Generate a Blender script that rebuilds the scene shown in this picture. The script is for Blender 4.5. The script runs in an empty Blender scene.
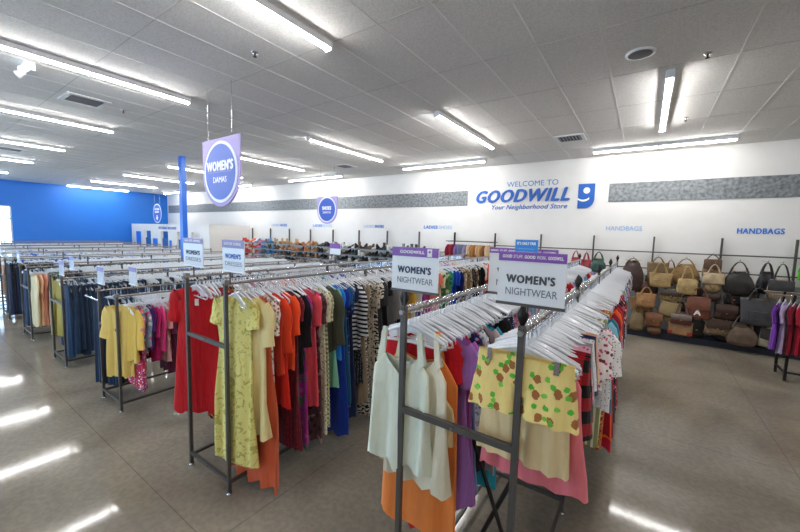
import bpy, math, random
from mathutils import Vector, Matrix
PI = math.pi
sc = bpy.context.scene
COL = sc.collection
rnd = random.Random(7)
sc.view_settings.view_transform = 'Standard'
sc.view_settings.look = 'None'
sc.view_settings.gamma = 1
sc.view_settings.use_curve_mapping = False
sc.view_settings.exposure = -0.04
sc.cycles.use_denoising = True
sc.cycles.max_bounces = 8
sc.cycles.diffuse_bounces = 4
sc.cycles.transparent_max_bounces = 12
sc.cycles.caustics_reflective = False
sc.cycles.caustics_refractive = False

# ------------------------------------------------------------ helpers
def lin(h):
    h = h.lstrip('#')
    if len(h) == 3: h = ''.join(q*2 for q in h)
    out = []
    for i in (0, 2, 4):
        c = int(h[i:i+2], 16) / 255
        out.append(c / 12.92 if c <= .04045 else ((c + .055) / 1.055) ** 2.4)
    return (out[0], out[1], out[2], 1)

class MB:
    def __init__(s): s.v = []; s.f = []; s.sm = []
    def add(s, vs, fs, smooth=False):
        o = len(s.v); s.v += [tuple(v) for v in vs]
        for f in fs: s.f.append(tuple(i + o for i in f)); s.sm.append(smooth)
    def box(s, x0, x1, y0, y1, z0, z1):
        s.add([(x0,y0,z0),(x1,y0,z0),(x1,y1,z0),(x0,y1,z0),(x0,y0,z1),(x1,y0,z1),(x1,y1,z1),(x0,y1,z1)],
              [(0,3,2,1),(4,5,6,7),(0,1,5,4),(1,2,6,5),(2,3,7,6),(3,0,4,7)])
        return s
    def cbox(s, c, d):
        return s.box(c[0]-d[0]/2,c[0]+d[0]/2,c[1]-d[1]/2,c[1]+d[1]/2,c[2]-d[2]/2,c[2]+d[2]/2)
    def tube(s, pts, r, n=6, cap=True, flat=1.0):
        pts = [Vector(p) for p in pts]; rings = []
        for i, p in enumerate(pts):
            a = pts[max(i-1, 0)]; b = pts[min(i+1, len(pts)-1)]
            t = (b - a).normalized()
            up = Vector((0,0,1)) if abs(t.z) < .9 else Vector((0,1,0))
            u = t.cross(up).normalized(); w = u.cross(t)
            rr = r[i] if isinstance(r, (list, tuple)) else r
            rings.append([p + u*math.cos(2*PI*k/n)*rr*flat + w*math.sin(2*PI*k/n)*rr for k in range(n)])
        vs = [v for q in rings for v in q]; fs = []
        for i in range(len(pts)-1):
            for k in range(n):
                fs.append((i*n+k, i*n+(k+1)%n, (i+1)*n+(k+1)%n, (i+1)*n+k))
        s.add(vs, fs, True)
        if cap:
            s.add(rings[0], [tuple(range(n))[::-1]]); s.add(rings[-1], [tuple(range(n))])
        return s
    def loft(s, rings, close=(False, False), smooth=True):
        n = len(rings[0]); vs = [v for q in rings for v in q]; fs = []
        for i in range(len(rings)-1):
            for k in range(n):
                fs.append((i*n+k, i*n+(k+1)%n, (i+1)*n+(k+1)%n, (i+1)*n+k))
        if close[0]: fs.append(tuple(range(n))[::-1])
        if close[1]: fs.append(tuple(range((len(rings)-1)*n, len(rings)*n)))
        s.add(vs, fs, smooth); return s
    def prism(s, poly, y0, y1):   # poly of (x,z), extruded in y
        n = len(poly)
        s.add([(x,y0,z) for x,z in poly] + [(x,y1,z) for x,z in poly],
              [tuple(range(n)), tuple(range(n,2*n))[::-1]] + [(i,(i+n),(i+1)%n+n,(i+1)%n) for i in range(n)])
        return s
    def mesh(s, name):
        m = bpy.data.meshes.new(name); m.from_pydata(s.v, [], s.f)
        m.polygons.foreach_set('use_smooth', s.sm); m.update(); return m
    def build(s, name, mat, parent=None, loc=(0,0,0), rz=0):
        return mkobj(name, s.mesh(name), mat, parent, loc, rz)

def mkobj(name, me, mat, parent=None, loc=(0,0,0), rz=0):
    if mat and not me.materials: me.materials.append(mat)
    o = bpy.data.objects.new(name, me); COL.objects.link(o)
    o.location = loc; o.rotation_euler = (0,0,rz)
    if mat and me.materials[0] != mat:
        o.material_slots[0].link = 'OBJECT'; o.material_slots[0].material = mat
    if parent: o.parent = parent
    return o
def tag(o, label=None, cat=None, group=None, kind=None):
    if label: o['label'] = label
    if cat: o['category'] = cat
    if group: o['group'] = group
    if kind: o['kind'] = kind
    return o
def thing(name, label, cat, loc=(0,0,0), rz=0, group=None):
    o = bpy.data.objects.new(name, None); COL.objects.link(o)
    o.empty_display_size = .1; o.location = loc; o.rotation_euler = (0,0,rz)
    return tag(o, label, cat, group)
def struct(name, mb, mat, parent=None):
    o = mb.build(name, mat, parent)
    if not parent: o['kind'] = 'structure'
    return o

# ------------------------------------------------------------ materials
MATS = {}
def base_mat(name):
    m = bpy.data.materials.new(name); m.use_nodes = True
    nt = m.node_tree; b = nt.nodes['Principled BSDF']
    return m, nt, b
def plain(name, hexc, rough=.5, metal=0, spec=.5, noise=0.0, nscale=20, bump=0, coat=0):
    if name in MATS: return MATS[name]
    m, nt, b = base_mat(name)
    c = lin(hexc); b.inputs['Base Color'].default_value = c
    b.inputs['Roughness'].default_value = rough; b.inputs['Metallic'].default_value = metal
    b.inputs['Specular IOR Level'].default_value = spec
    if coat: b.inputs['Coat Weight'].default_value = coat
    if noise or bump:
        tc = nt.nodes.new('ShaderNodeTexCoord'); nz = nt.nodes.new('ShaderNodeTexNoise')
        nz.inputs['Scale'].default_value = nscale; nz.inputs['Detail'].default_value = 4
        nt.links.new(tc.outputs['Object'], nz.inputs['Vector'])
        if noise:
            r = nt.nodes.new('ShaderNodeValToRGB')
            r.color_ramp.elements[0].color = [x*(1-noise) for x in c[:3]] + [1]
            r.color_ramp.elements[1].color = [min(1, x*(1+noise)) for x in c[:3]] + [1]
            r.color_ramp.elements[0].position = .35; r.color_ramp.elements[1].position = .65
            nt.links.new(nz.outputs['Fac'], r.inputs['Fac']); nt.links.new(r.outputs['Color'], b.inputs['Base Color'])
        if bump:
            bp = nt.nodes.new('ShaderNodeBump'); bp.inputs['Strength'].default_value = bump; bp.inputs['Distance'].default_value = .01
            nt.links.new(nz.outputs['Fac'], bp.inputs['Height']); nt.links.new(bp.outputs['Normal'], b.inputs['Normal'])
    MATS[name] = m; return m
def emit(name, col, strength):
    m = bpy.data.materials.new(name); m.use_nodes = True; nt = m.node_tree; nt.nodes.clear()
    e = nt.nodes.new('ShaderNodeEmission'); o = nt.nodes.new('ShaderNodeOutputMaterial')
    e.inputs['Color'].default_value = col; e.inputs['Strength'].default_value = strength
    nt.links.new(e.outputs[0], o.inputs['Surface']); MATS[name] = m; return m

def fabric(pat, c1, c2='#ffffff', c3=None):
    key = 'cloth_' + pat + c1 + c2 + (c3 or '')
    if key in MATS: return MATS[key]
    m, nt, b = base_mat(key); N = nt.nodes; L = nt.links
    b.inputs['Roughness'].default_value = .85; b.inputs['Specular IOR Level'].default_value = .2
    b.inputs['Sheen Weight'].default_value = .15
    tc = N.new('ShaderNodeTexCoord').outputs['Object']
    def math_(op, a, bb=None):
        n = N.new('ShaderNodeMath'); n.operation = op
        for i, v in enumerate((a, bb)):
            if v is None: continue
            if isinstance(v, (int, float)): n.inputs[i].default_value = v
            else: L.new(v, n.inputs[i])
        return n.outputs[0]
    def mix(f, a, bb):
        n = N.new('ShaderNodeMix'); n.data_type = 'RGBA'
        L.new(f, n.inputs['Factor'])
        for s, v in (('A', a), ('B', bb)):
            k = [i for i in n.inputs if i.name == s and i.type == 'RGBA'][0]
            if isinstance(v, tuple): k.default_value = v
            else: L.new(v, k)
        return [o for o in n.outputs if o.type == 'RGBA'][0]
    def noise(scale, det=2, dist=0, vec=None):
        n = N.new('ShaderNodeTexNoise'); n.inputs['Scale'].default_value = scale
        n.inputs['Detail'].default_value = det; n.inputs['Distortion'].default_value = dist
        L.new(vec or tc, n.inputs['Vector']); return n.outputs['Fac']
    def voro(scale, rand=1, off=0):
        mp = N.new('ShaderNodeMapping'); mp.inputs['Location'].default_value = (off, off*.7, off*1.3)
        L.new(tc, mp.inputs['Vector'])
        n = N.new('ShaderNodeTexVoronoi'); n.inputs['Scale'].default_value = scale
        n.inputs['Randomness'].default_value = rand; L.new(mp.outputs[0], n.inputs['Vector'])
        return n.outputs['Distance']
    sep = N.new('ShaderNodeSeparateXYZ'); L.new(tc, sep.inputs[0]); X, Y, Z = sep.outputs
    A, B = lin(c1), lin(c2); C = lin(c3) if c3 else B
    col = A
    if pat == 'plain': 
        col = mix(noise(14), tuple([x*.88 for x in A[:3]]+[1]), A)
    elif pat == 'floral':
        f1 = math_('LESS_THAN', voro(36), .32); f2 = math_('LESS_THAN', voro(29, 1, 3.3), .3)
        col = mix(f2, mix(f1, A, B), C)
    elif pat == 'bigfloral':
        f1 = math_('GREATER_THAN', noise(9, 3, 1.0), .56); f2 = math_('LESS_THAN', voro(13, 1, 2.1), .3)
        col = mix(f2, mix(f1, A, B), C)
    elif pat == 'leaf':
        f1 = math_('GREATER_THAN', noise(11, 5, 2.5), .57)
        col = mix(f1, A, B)
    elif pat == 'leopard':
        d = voro(34); f1 = math_('LESS_THAN', d, .42); f2 = math_('LESS_THAN', d, .2)
        nn = math_('GREATER_THAN', noise(40), .47)
        col = mix(f2, mix(math_('MULTIPLY', f1, nn), A, B), C)
    elif pat == 'zebra':
        w = N.new('ShaderNodeTexWave'); w.inputs['Scale'].default_value = 7; w.inputs['Distortion'].default_value = 9
        w.inputs['Detail Scale'].default_value = 2.2; w.bands_direction = 'Z'; L.new(tc, w.inputs['Vector'])
        col = mix(math_('GREATER_THAN', w.outputs['Fac'], .5), A, B)
    elif pat == 'hstripe':
        col = mix(math_('GREATER_THAN', math_('FRACT', math_('MULTIPLY', Z, 22)), .5), A, B)
    elif pat == 'vstripe':
        col = mix(math_('GREATER_THAN', math_('FRACT', math_('MULTIPLY', X, 28)), .6), A, B)
    elif pat == 'plaid':
        fx = math_('GREATER_THAN', math_('FRACT', math_('MULTIPLY', X, 9)), .5)
        fz = math_('GREATER_THAN', math_('FRACT', math_('MULTIPLY', Z, 9)), .5)
        col = mix(math_('MULTIPLY', math_('ADD', fx, fz), .5), A, B)
    elif pat == 'check':
        ck = N.new('ShaderNodeTexChecker'); ck.inputs['Scale'].default_value = 45; L.new(tc, ck.inputs['Vector'])
        ck.inputs['Color1'].default_value = A; ck.inputs['Color2'].default_value = B; col = ck.outputs['Color']
    elif pat == 'dots':
        col = mix(math_('LESS_THAN', voro(62, .4), .27), A, B)
    elif pat == 'denim':
        col = mix(noise(6, 4), A, B)
    if isinstance(col, tuple): b.inputs['Base Color'].default_value = col
    else: L.new(col, b.inputs['Base Color'])
    # soft vertical crease bump
    mp = N.new('ShaderNodeMapping'); mp.inputs['Scale'].default_value = (1, 1, .18); L.new(tc, mp.inputs['Vector'])
    nz = N.new('ShaderNodeTexNoise'); nz.inputs['Scale'].default_value = 18; nz.inputs['Detail'].default_value = 3
    L.new(mp.outputs[0], nz.inputs['Vector'])
    bp = N.new('ShaderNodeBump'); bp.inputs['Strength'].default_value = .6; bp.inputs['Distance'].default_value = .03
    L.new(nz.outputs['Fac'], bp.inputs['Height']); L.new(bp.outputs['Normal'], b.inputs['Normal'])
    MATS[key] = m; return m

M_POST = plain('rack_powder_coat', '#55524f', .45, .35)
M_RAIL = plain('rack_rail_steel', '#8d8782', .4, .7)
M_CHROME = plain('chrome', '#c8c8cc', .2, 1)
M_DARK = plain('dark_metal', '#1d1c1f', .5, .3)
M_WHITE = plain('white_board', '#eef0f4', .35)
M_TAG = plain('tag_paper', '#f2f2ee', .7)
M_PURPLE = plain('purple_band', '#8a55b4', .45)
M_BLUE = plain('sign_blue', '#1e5fc0', .45)
M_LETTER = plain('dark_letter', '#2e3f5e', .6)
M_THIN = plain('thin_letter', '#6d7685', .6)
M_WHITELET = plain('white_letter', '#ffffff', .6)

def plastic_mat():
    m, nt, b = base_mat('clear_plastic')
    b.inputs['Base Color'].default_value = (.86, .89, .94, 1); b.inputs['Roughness'].default_value = .12
    b.inputs['Alpha'].default_value = .62; b.inputs['Specular IOR Level'].default_value = .8
    return m
M_CLEAR = plastic_mat()
M_CLEARFAR = plain('clear_plastic_far', '#f6f9fd', .3, spec=.7)

def wall_mat(name, hexc, rough=.7):
    return plain(name, hexc, rough, noise=.015, nscale=3, bump=.03)
M_WALL = wall_mat('white_wall_paint', '#e3e1dd')
M_BLUEWALL = wall_mat('blue_wall_paint', '#126fcb', .5)
M_TRIM = plain('trim_white', '#e6e8ea', .5)

def ceiling_mat():
    m, nt, b = base_mat('ceiling_tile'); N = nt.nodes; L = nt.links
    tc = N.new('ShaderNodeTexCoord').outputs['Object']
    nz = N.new('ShaderNodeTexNoise'); nz.inputs['Scale'].default_value = 60; nz.inputs['Detail'].default_value = 3; L.new(tc, nz.inputs['Vector'])
    r = N.new('ShaderNodeValToRGB'); r.color_ramp.elements[0].position = .35; r.color_ramp.elements[1].position = .6
    r.color_ramp.elements[0].color = lin('#dcdad7'); r.color_ramp.elements[1].color = lin('#eceae7')
    L.new(nz.outputs['Fac'], r.inputs['Fac']); L.new(r.outputs['Color'], b.inputs['Base Color'])
    b.inputs['Roughness'].default_value = .95; b.inputs['Specular IOR Level'].default_value = .1
    bp = N.new('ShaderNodeBump'); bp.inputs['Strength'].default_value = .15; bp.inputs['Distance'].default_value = .005
    L.new(nz.outputs['Fac'], bp.inputs['Height']); L.new(bp.outputs['Normal'], b.inputs['Normal'])
    return m
def floor_mat():
    m, nt, b = base_mat('polished_concrete'); N = nt.nodes; L = nt.links
    tc = N.new('ShaderNodeTexCoord').outputs['Object']
    def noise(s, d, dist=0):
        n = N.new('ShaderNodeTexNoise'); n.inputs['Scale'].default_value = s; n.inputs['Detail'].default_value = d
        n.inputs['Distortion'].default_value = dist; L.new(tc, n.inputs['Vector']); return n.outputs['Fac']
    r = N.new('ShaderNodeValToRGB'); e = r.color_ramp.elements
    e[0].position = .3; e[0].color = lin('#787064'); e[1].position = .72; e[1].color = lin('#999182')
    L.new(noise(.9, 8, .6), r.inputs['Fac'])
    r2 = N.new('ShaderNodeValToRGB'); e = r2.color_ramp.elements
    e[0].position = .4; e[0].color = (.86,.86,.86,1); e[1].position = .6; e[1].color = (1,1,1,1)
    L.new(noise(22, 6), r2.inputs['Fac'])
    mx = N.new('ShaderNodeMix'); mx.data_type = 'RGBA'; mx.blend_type = 'MULTIPLY'; mx.inputs['Factor'].default_value = 1
    ins = [i for i in mx.inputs if i.type == 'RGBA']; L.new(r.outputs['Color'], ins[0]); L.new(r2.outputs['Color'], ins[1])
    # saw-cut joints every 3.7 m
    sep = N.new('ShaderNodeSeparateXYZ'); L.new(tc, sep.inputs[0])
    def mt(op, a, v):
        n = N.new('ShaderNodeMath'); n.operation = op
        L.new(a, n.inputs[0])
        if isinstance(v, float): n.inputs[1].default_value = v
        else: L.new(v, n.inputs[1])
        return n.outputs[0]
    fx = mt('LESS_THAN', mt('FRACT', mt('MULTIPLY', mt('ADD', sep.outputs[0], 2.35), .27), 0.0), .0022)
    fy = mt('LESS_THAN', mt('FRACT', mt('MULTIPLY', mt('ADD', sep.outputs[1], -1.15), .27), 0.0), .0022)
    jf = mt('MAXIMUM', fx, fy)
    m2 = N.new('ShaderNodeMix'); m2.data_type = 'RGBA'
    L.new(mt('MULTIPLY', jf, .5), m2.inputs['Factor']); ins = [i for i in m2.inputs if i.type == 'RGBA']
    L.new([o for o in mx.outputs if o.type == 'RGBA'][0], ins[0]); ins[1].default_value = lin('#4d4943')
    L.new([o for o in m2.outputs if o.type == 'RGBA'][0], b.inputs['Base Color'])
    rr = N.new('ShaderNodeMapRange'); L.new(noise(3, 4), rr.inputs['Value'])
    rr.inputs['To Min'].default_value = .045; rr.inputs['To Max'].default_value = .11
    L.new(rr.outputs[0], b.inputs['Roughness']); b.inputs['Specular IOR Level'].default_value = .22
    return m
def stripe_mat():
    m, nt, b = base_mat('grey_mosaic_stripe'); N = nt.nodes; L = nt.links
    tc = N.new('ShaderNodeTexCoord').outputs['Object']
    v = N.new('ShaderNodeTexNoise'); v.inputs['Scale'].default_value = 14; v.inputs['Detail'].default_value = 6; L.new(tc, v.inputs['Vector'])
    r = N.new('ShaderNodeValToRGB'); e = r.color_ramp.elements
    e[0].position = .35; e[0].color = lin('#5d6266'); e[1].position = .65; e[1].color = lin('#8e9294')
    L.new(v.outputs['Fac'], r.inputs['Fac']); L.new(r.outputs['Color'], b.inputs['Base Color']); b.inputs['Roughness'].default_value = .6
    return m

# ------------------------------------------------------------ text
TXT = {}
def text_mesh(body, bold=0.0, shear=0.0, extrude=.01):
    key = (body, bold, shear)
    if key in TXT: return TXT[key]
    c = bpy.data.curves.new('lettering', 'FONT'); c.body = body; c.size = 1; c.shear = shear
    c.extrude = extrude; c.resolution_u = 3
    if bold: c.space_character = 1.0 + bold*2.6
    o = bpy.data.objects.new('lettering', c); COL.objects.link(o)
    dg = bpy.context.evaluated_depsgraph_get()
    me = bpy.data.meshes.new_from_object(o.evaluated_get(dg))
    bpy.data.objects.remove(o); bpy.data.curves.remove(c)
    vs = [v.co.copy() for v in me.vertices]; fs = [tuple(p.vertices) for p in me.polygons]
    bpy.data.meshes.remove(me)
    if bold:
        n_ = len(vs); base = list(vs); bf = list(fs)
        for q, (dx, dy) in enumerate(((bold, 0), (-bold, 0), (bold*.5, bold*.6), (-bold*.5, -bold*.6))):
            vs = vs + [Vector((v.x+dx, v.y+dy, v.z+.003*(q+1))) for v in base]; fs = fs + [tuple(i+n_*(q+1) for i in f) for f in bf]
    TXT[key] = (vs, fs); return TXT[key]
def lettering(body, x0, x1, z0, z1, y, mat, parent, bold=0.0, shear=0.0, dep=.004, name='lettering'):
    vs, fs = text_mesh(body, bold, shear)
    ax = min(v.x for v in vs); bx = max(v.x for v in vs); ay = min(v.y for v in vs); by = max(v.y for v in vs)
    mb = MB()
    mb.add([(x0+(v.x-ax)/(bx-ax)*(x1-x0), y-(v.z+.01)/.02*dep, z0+(v.y-ay)/(by-ay)*(z1-z0)) for v in vs], fs)
    return mb.build(name, mat, parent)

# ------------------------------------------------------------ room
XL, XR, YF, YB, H = -25.2, 9.0, -6.5, 10.3, 4.26
struct('floor', MB().box(XL-.2, XR+.2, YF-.2, YB+.2, -.2, 0), floor_mat())
struct('ceiling', MB().box(XL-.2, XR+.2, YF-.2, YB+.2, H, H+.15), ceiling_mat())
struct('wall_back', MB().box(XL-.2, XR+.2, YB, YB+.2, 0, H), M_WALL)
struct('wall_right', MB().box(XR, XR+.2, YF, YB, 0, H), M_WALL)
# left blue wall with two windows
mb = MB(); W1 = (1.3, 3.5); W2 = (-2.6, .3); zb, zt = .5, 3.05
for a, b in ((YF, W2[0]), (W2[1], W1[0]), (W1[1], YB)): mb.box(XL-.2, XL, a, b, 0, H)
for a, b in (W1, W2): mb.box(XL-.2, XL, a, b, 0, zb).box(XL-.2, XL, a, b, zt, H)
struct('wall_left', mb, M_BLUEWALL)
# storefront wall behind the camera
mb = MB(); WF = (-23.5, -12.0); WG = (-10.5, -5.0)
for a, b in ((XL-.2, WF[0]), (WF[1], WG[0]), (WG[1], XR+.2)): mb.box(a, b, YF-.2, YF, 0, H)
for a, b in (WF, WG): mb.box(a, b, YF-.2, YF, 0, .4).box(a, b, YF-.2, YF, 3.3, H)
struct('wall_front', mb, M_WALL)
m_glass, nt, b = base_mat('window_glass')
nt.nodes.remove(b); o_ = nt.nodes['Material Output']
tr = nt.nodes.new('ShaderNodeBsdfTransparent'); gl = nt.nodes.new('ShaderNodeBsdfGlossy'); mxs = nt.nodes.new('ShaderNodeMixShader')
gl.inputs['Roughness'].default_value = .02; mxs.inputs[0].default_value = .06; tr.inputs[0].default_value = (.93,.97,1,1)
nt.links.new(tr.outputs[0], mxs.inputs[1]); nt.links.new(gl.outputs[0], mxs.inputs[2]); nt.links.new(mxs.outputs[0], o_.inputs['Surface'])
M_FRAME = plain('window_frame', '#d5dadd', .4, .5)
n = 0
for (a, b) in (W1, W2):
    n += 1; mb = MB()
    x0, x1 = XL-.13, XL-.05
    mb.box(x0,x1,a,b,zb,zb+.06).box(x0,x1,a,b,zt-.06,zt).box(x0,x1,a,a+.06,zb,zt).box(x0,x1,b-.06,b,zb,zt).box(x0,x1,a,b,2.4,2.46)
    mb.box(x0,x1,(a+b)/2-.03,(a+b)/2+.03,zb,zt)
    w = struct('window_%d' % n, mb, M_FRAME)
    MB().box(XL-.1, XL-.09, a+.06, b-.06, zb+.06, zt-.06).build('glass_pane', m_glass, w)
for (a, b) in (WF, WG):
    n += 1; mb = MB(); y0, y1 = YF-.13, YF-.05
    mb.box(a,b,y0,y1,.4,.46).box(a,b,y0,y1,3.24,3.3)
    k = round((b-a)/1.9)
    for i in range(k+1):
        x = a + (b-a)*i/k; mb.box(max(a,x-.03), min(b,x+.03), y0, y1, .4, 3.3)
    w = struct('window_%d' % n, mb, M_FRAME)
    MB().box(a, b, YF-.1, YF-.09, .46, 3.24).build('glass_pane', m_glass, w)
# outside pavement, so the windows look on to something
struct('trim_9', MB().box(-60, XL-.3, -40, 20, -.3, -.2), plain('pavement', '#9a9a98', .9, noise=.1, nscale=1))
# ceiling grid: tees every 2 ft one way and 4 ft the other
mb = MB()
x = .093
while x > XL: mb.box(x-.009, x+.009, YF, YB, H-.003, H); x -= .6096
x = .093+.6096
while x < XR: mb.box(x-.009, x+.009, YF, YB, H-.003, H); x += .6096
struct('trim_1', mb, plain('grid_white', '#e6e5e2', .5))
mb = MB(); y = 1.65
ys = [1.65 + 1.245*i for i in range(-7, 7)]
for y in ys:
    if YF < y < YB: mb.box(XL, XR, y-.006, y+.006, H-.002, H)
struct('trim_2', mb, plain('grid_grey', '#c8c7c4', .6))
m_base = plain('baseboard_dark', '#2b2f38', .6)
struct('baseboard_back', MB().box(XL, XR, YB-.015, YB, 0, .1), m_base)
struct('baseboard_left', MB().box(XL, XL+.015, YF, 8.3, 0, .1), m_base)
# grey stripes on the white wall
ms = stripe_mat()
struct('trim_3', MB().box(-25.0, -4.62, YB-.02, YB, 3.12, 3.575), ms)
struct('trim_4', MB().box(-.84, XR, YB-.02, YB, 3.13, 3.575), ms)

# blue column
col = MB(); col.box(-11.33, -11.15, 4.95, 5.08, 0, H)
o = col.build('column', plain('blue_column_paint', '#0f6ad8', .35), None); o['kind'] = 'structure'; o.name = 'trim_5'
tag(o, None, None)

# fitting-room block at the far corner
mb = MB(); FX0, FX1, FY = -25.1, -16.2, 8.3
doors = [(-23.3, -22.45), (-21.2, -20.35), (-19.35, -18.5), (-17.9, -17.05)]
xs = FX0
for a, b in doors:
    mb.box(xs, a, FY, FY+.12, 0, 2.38); mb.box(a, b, FY, FY+.12, 2.0, 2.38); xs = b
mb.box(xs, FX1, FY, FY+.12, 0, 2.38); mb.box(FX1-.12, FX1, FY+.12, YB, 0, 2.38)
struct('wall_fitting_rooms', mb, M_WALL)
for i, (a, b) in enumerate(doors):
    d = struct('door_%d' % (i+1), MB().box(a+.03, b-.03, FY+.06, FY+.1, .12, 1.62), plain('fitting_door_blue', '#2a5fa4', .5))
    MB().cbox((b-.1, FY+.03, 1.0), (.03, .06, .12)).build('door_handle', M_CHROME, d)
for i, (a, b, z0, z1) in enumerate([(-24.35, -23.75, .9, 1.95), (-22.1, -21.6, .9, 1.6), (-20.15, -19.95, .9, 1.55)]):
    o = MB().box(a, b, FY-.035, FY-.005, z0, z1).build('fitting_room_panel', plain('panel_blue', '#2773d8', .5))
    tag(o, ['wide tall blue panel at the left end of the fitting room front', 'blue panel between the first two fitting room doors',
            'narrow blue panel between the second and third fitting room doors'][i], 'panel')
t = thing('store_lettering', 'small blue lettering above the fitting room doors', 'sign', (0, 0, 0))
lettering('FITTING ROOMS', -21.4, -19.4, 2.1, 2.24, FY-.004, M_BLUE, t, .03)

# ------------------------------------------------------------ wall signage
M_SIGNBLUE = plain('wall_sign_blue', '#1f5db4', .5)
M_SIGNBLUE2 = plain('wall_sign_midblue', '#3f78bd', .5)
M_PALE = plain('wall_sign_paleblue', '#8cb0dc', .6)
M_HB = plain('wall_sign_handbags', '#1d74d2', .5)
yw = YB - .002
t = thing('store_sign', 'large blue store name lettering with square face emblem on white wall', 'sign')
lettering('WELCOME TO', -3.41, -2.03, 3.62, 3.765, yw, M_SIGNBLUE2, t, .0)
lettering('GOODWILL', -4.33, -1.72, 3.18, 3.55, yw, M_SIGNBLUE, t, .045, .3, .02)
lettering('Your Neighborhood Store', -3.83, -1.77, 2.945, 3.12, yw, M_SIGNBLUE, t, .02, .3)
gx0, gx1, gz0, gz1 = -1.53, -1.15, 2.98, 3.6
poly = [(gx0, gz1), (gx0, gz0+.0)]
for i in range(9):
    a = -PI/2 + i/8*PI/2
    poly.append((gx1-.2+.2*math.cos(a), gz0+.24+.24*math.sin(a)))
poly.append((gx1, gz1)); 
em = MB().prism(poly[::1], yw-.02, yw).build('emblem', M_SIGNBLUE, t)
def disc(cx, cz, rx, rz, n=32): return [(cx+rx*math.cos(2*PI*i/n), cz+rz*math.sin(2*PI*i/n)) for i in range(n)]
MB().prism(disc(-1.335, 3.43, .075, .078), yw-.024, yw-.02).build('emblem_eye', M_WHITELET, em)
sm = [];  
for i in range(13):
    a = PI*1.0 + i/12*PI*.86; sm.append((-1.40+.14*math.cos(a)*1.05, 3.30+.1*math.sin(a)))
sm2 = [(x*1.0, z-.045) for x, z in sm][::-1]
MB().prism([(gx0, 3.245), (gx0, 3.19)] + sm2[::-1][3:] + sm[::-1][:10], yw-.024, yw-.02).build('emblem_smile', M_WHITELET, em)

t = thing('store_lettering', 'pale blue HANDBAGS lettering nearer the centre of the wall', 'sign')
lettering('HANDBAGS', -.84, -.09, 2.42, 2.53, yw, M_PALE, t, 0)
t = thing('store_lettering', 'bold blue HANDBAGS lettering at the right end of the wall', 'sign')
lettering('HANDBAGS', 1.58, 2.29, 2.39, 2.51, yw, M_HB, t, .04)
for (a, b, first, lab) in ((-6.16, -5.12, True, 'LADIES SHOES lettering on wall nearest the store name, left word bolder'),
                    (-8.8, -7.85, False, 'LADIES SHOES lettering on wall, right word bolder, right of the round shoes sign'),
                    (-11.62, -10.49, True, 'LADIES SHOES lettering on wall left of the round shoes sign, left word bolder'),
                    (-14.43, -13.33, False, 'LADIES SHOES lettering at far left above the red shoes')):
    t = thing('store_lettering', lab, 'sign')
    m_ = (a*.47+b*.53)
    lettering('LADIES', a, m_-.02, 2.39, 2.50, yw, M_HB if first else M_PALE, t, .04 if first else 0)
    lettering('SHOES', m_+.02, b, 2.39, 2.50, yw, M_PALE if first else M_HB, t, 0 if first else .04)

# ------------------------------------------------------------ hanging round signs
M_LAV = plain('sign_lavender', '#a99bd0', .5); M_RING = plain('sign_ring', '#eceffd', .5); M_DISC = plain('sign_disc', '#5470c4', .45)
M_DISC2 = plain('sign_disc_navy', '#2f55b8', .45)
def round_sign(name, cx, y, r, ztop, zc, texts, label, wires, mdisc, plate=True, arrow=False):
    t = thing(name, label, 'sign', (cx, y, zc))
    if plate:
        poly = [(r, ztop-zc), (-r, ztop-zc)] + [(r*math.cos(a), r*math.sin(a)) for a in [PI + i/24*PI for i in range(25)]]
        MB().prism(poly, -.01, .01).build('sign_plate', M_LAV, t)
    k = .89 if plate else 1
    MB().prism(disc(0, 0, r*k, r*k, 48), -.016, -.01).build('sign_ring', M_RING, t)
    MB().prism(disc(0, 0, r*k*.9, r*k*.9, 48), -.022, -.016).build('sign_disc', mdisc, t)
    for body, w, h, z, bold in texts:
        lettering(body, -w/2*r, w/2*r, z*r-h*r/2, z*r+h*r/2, -.022, M_WHITELET, t, bold)
    if arrow:
        MB().prism([(-.06*r*2,-.2*r),(-.06*r*2,-.42*r),(-.3*r,-.42*r),(0,-.75*r),(.3*r,-.42*r),(.12*r,-.42*r),(.12*r,-.2*r)], -.028, -.022).build('arrow', M_WHITELET, t)
    for wx in wires:
        MB().tube([(wx, 0, ztop-zc if plate else r*.8), (wx, 0, H-zc)], .005, 5).build('hanging_wire', M_CHROME, t)
    return t
round_sign('hanging_sign', -5.19, 2.85, .5, 3.515, 3.03, [("WOMEN'S", 1.42, .3, .18, .06), ('DAMAS', .72, .17, -.22, 0)],
    "large hanging lavender sign with round blue disc reading WOMEN'S DAMAS", (-.35, .3), M_DISC)
o = [c for c in bpy.data.objects if c.name.startswith('hanging_sign')][0]
MB().cbox((0, -.024, 0), (.6, .003, .008)).build('divider', M_LAV, o)
round_sign('hanging_sign', -8.37, 8.0, .45, 3.31, 2.9, [('SHOES', .9, .26, .1, .06), ('ZAPATOS', .8, .14, -.2, 0)],
    'smaller hanging purple sign with blue disc reading SHOES before the shoe wall', (-.3, .3), M_DISC2)
round_sign('hanging_sign', -20.73, 8.0, .49, 3.4, 2.91, [('FITTING', 1.1, .2, .42, .05), ('ROOMS', .9, .17, .14, .05)],
    'round blue hanging sign with white down arrow near the fitting rooms', (-.3, .3), M_DISC2, False, True)

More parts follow.
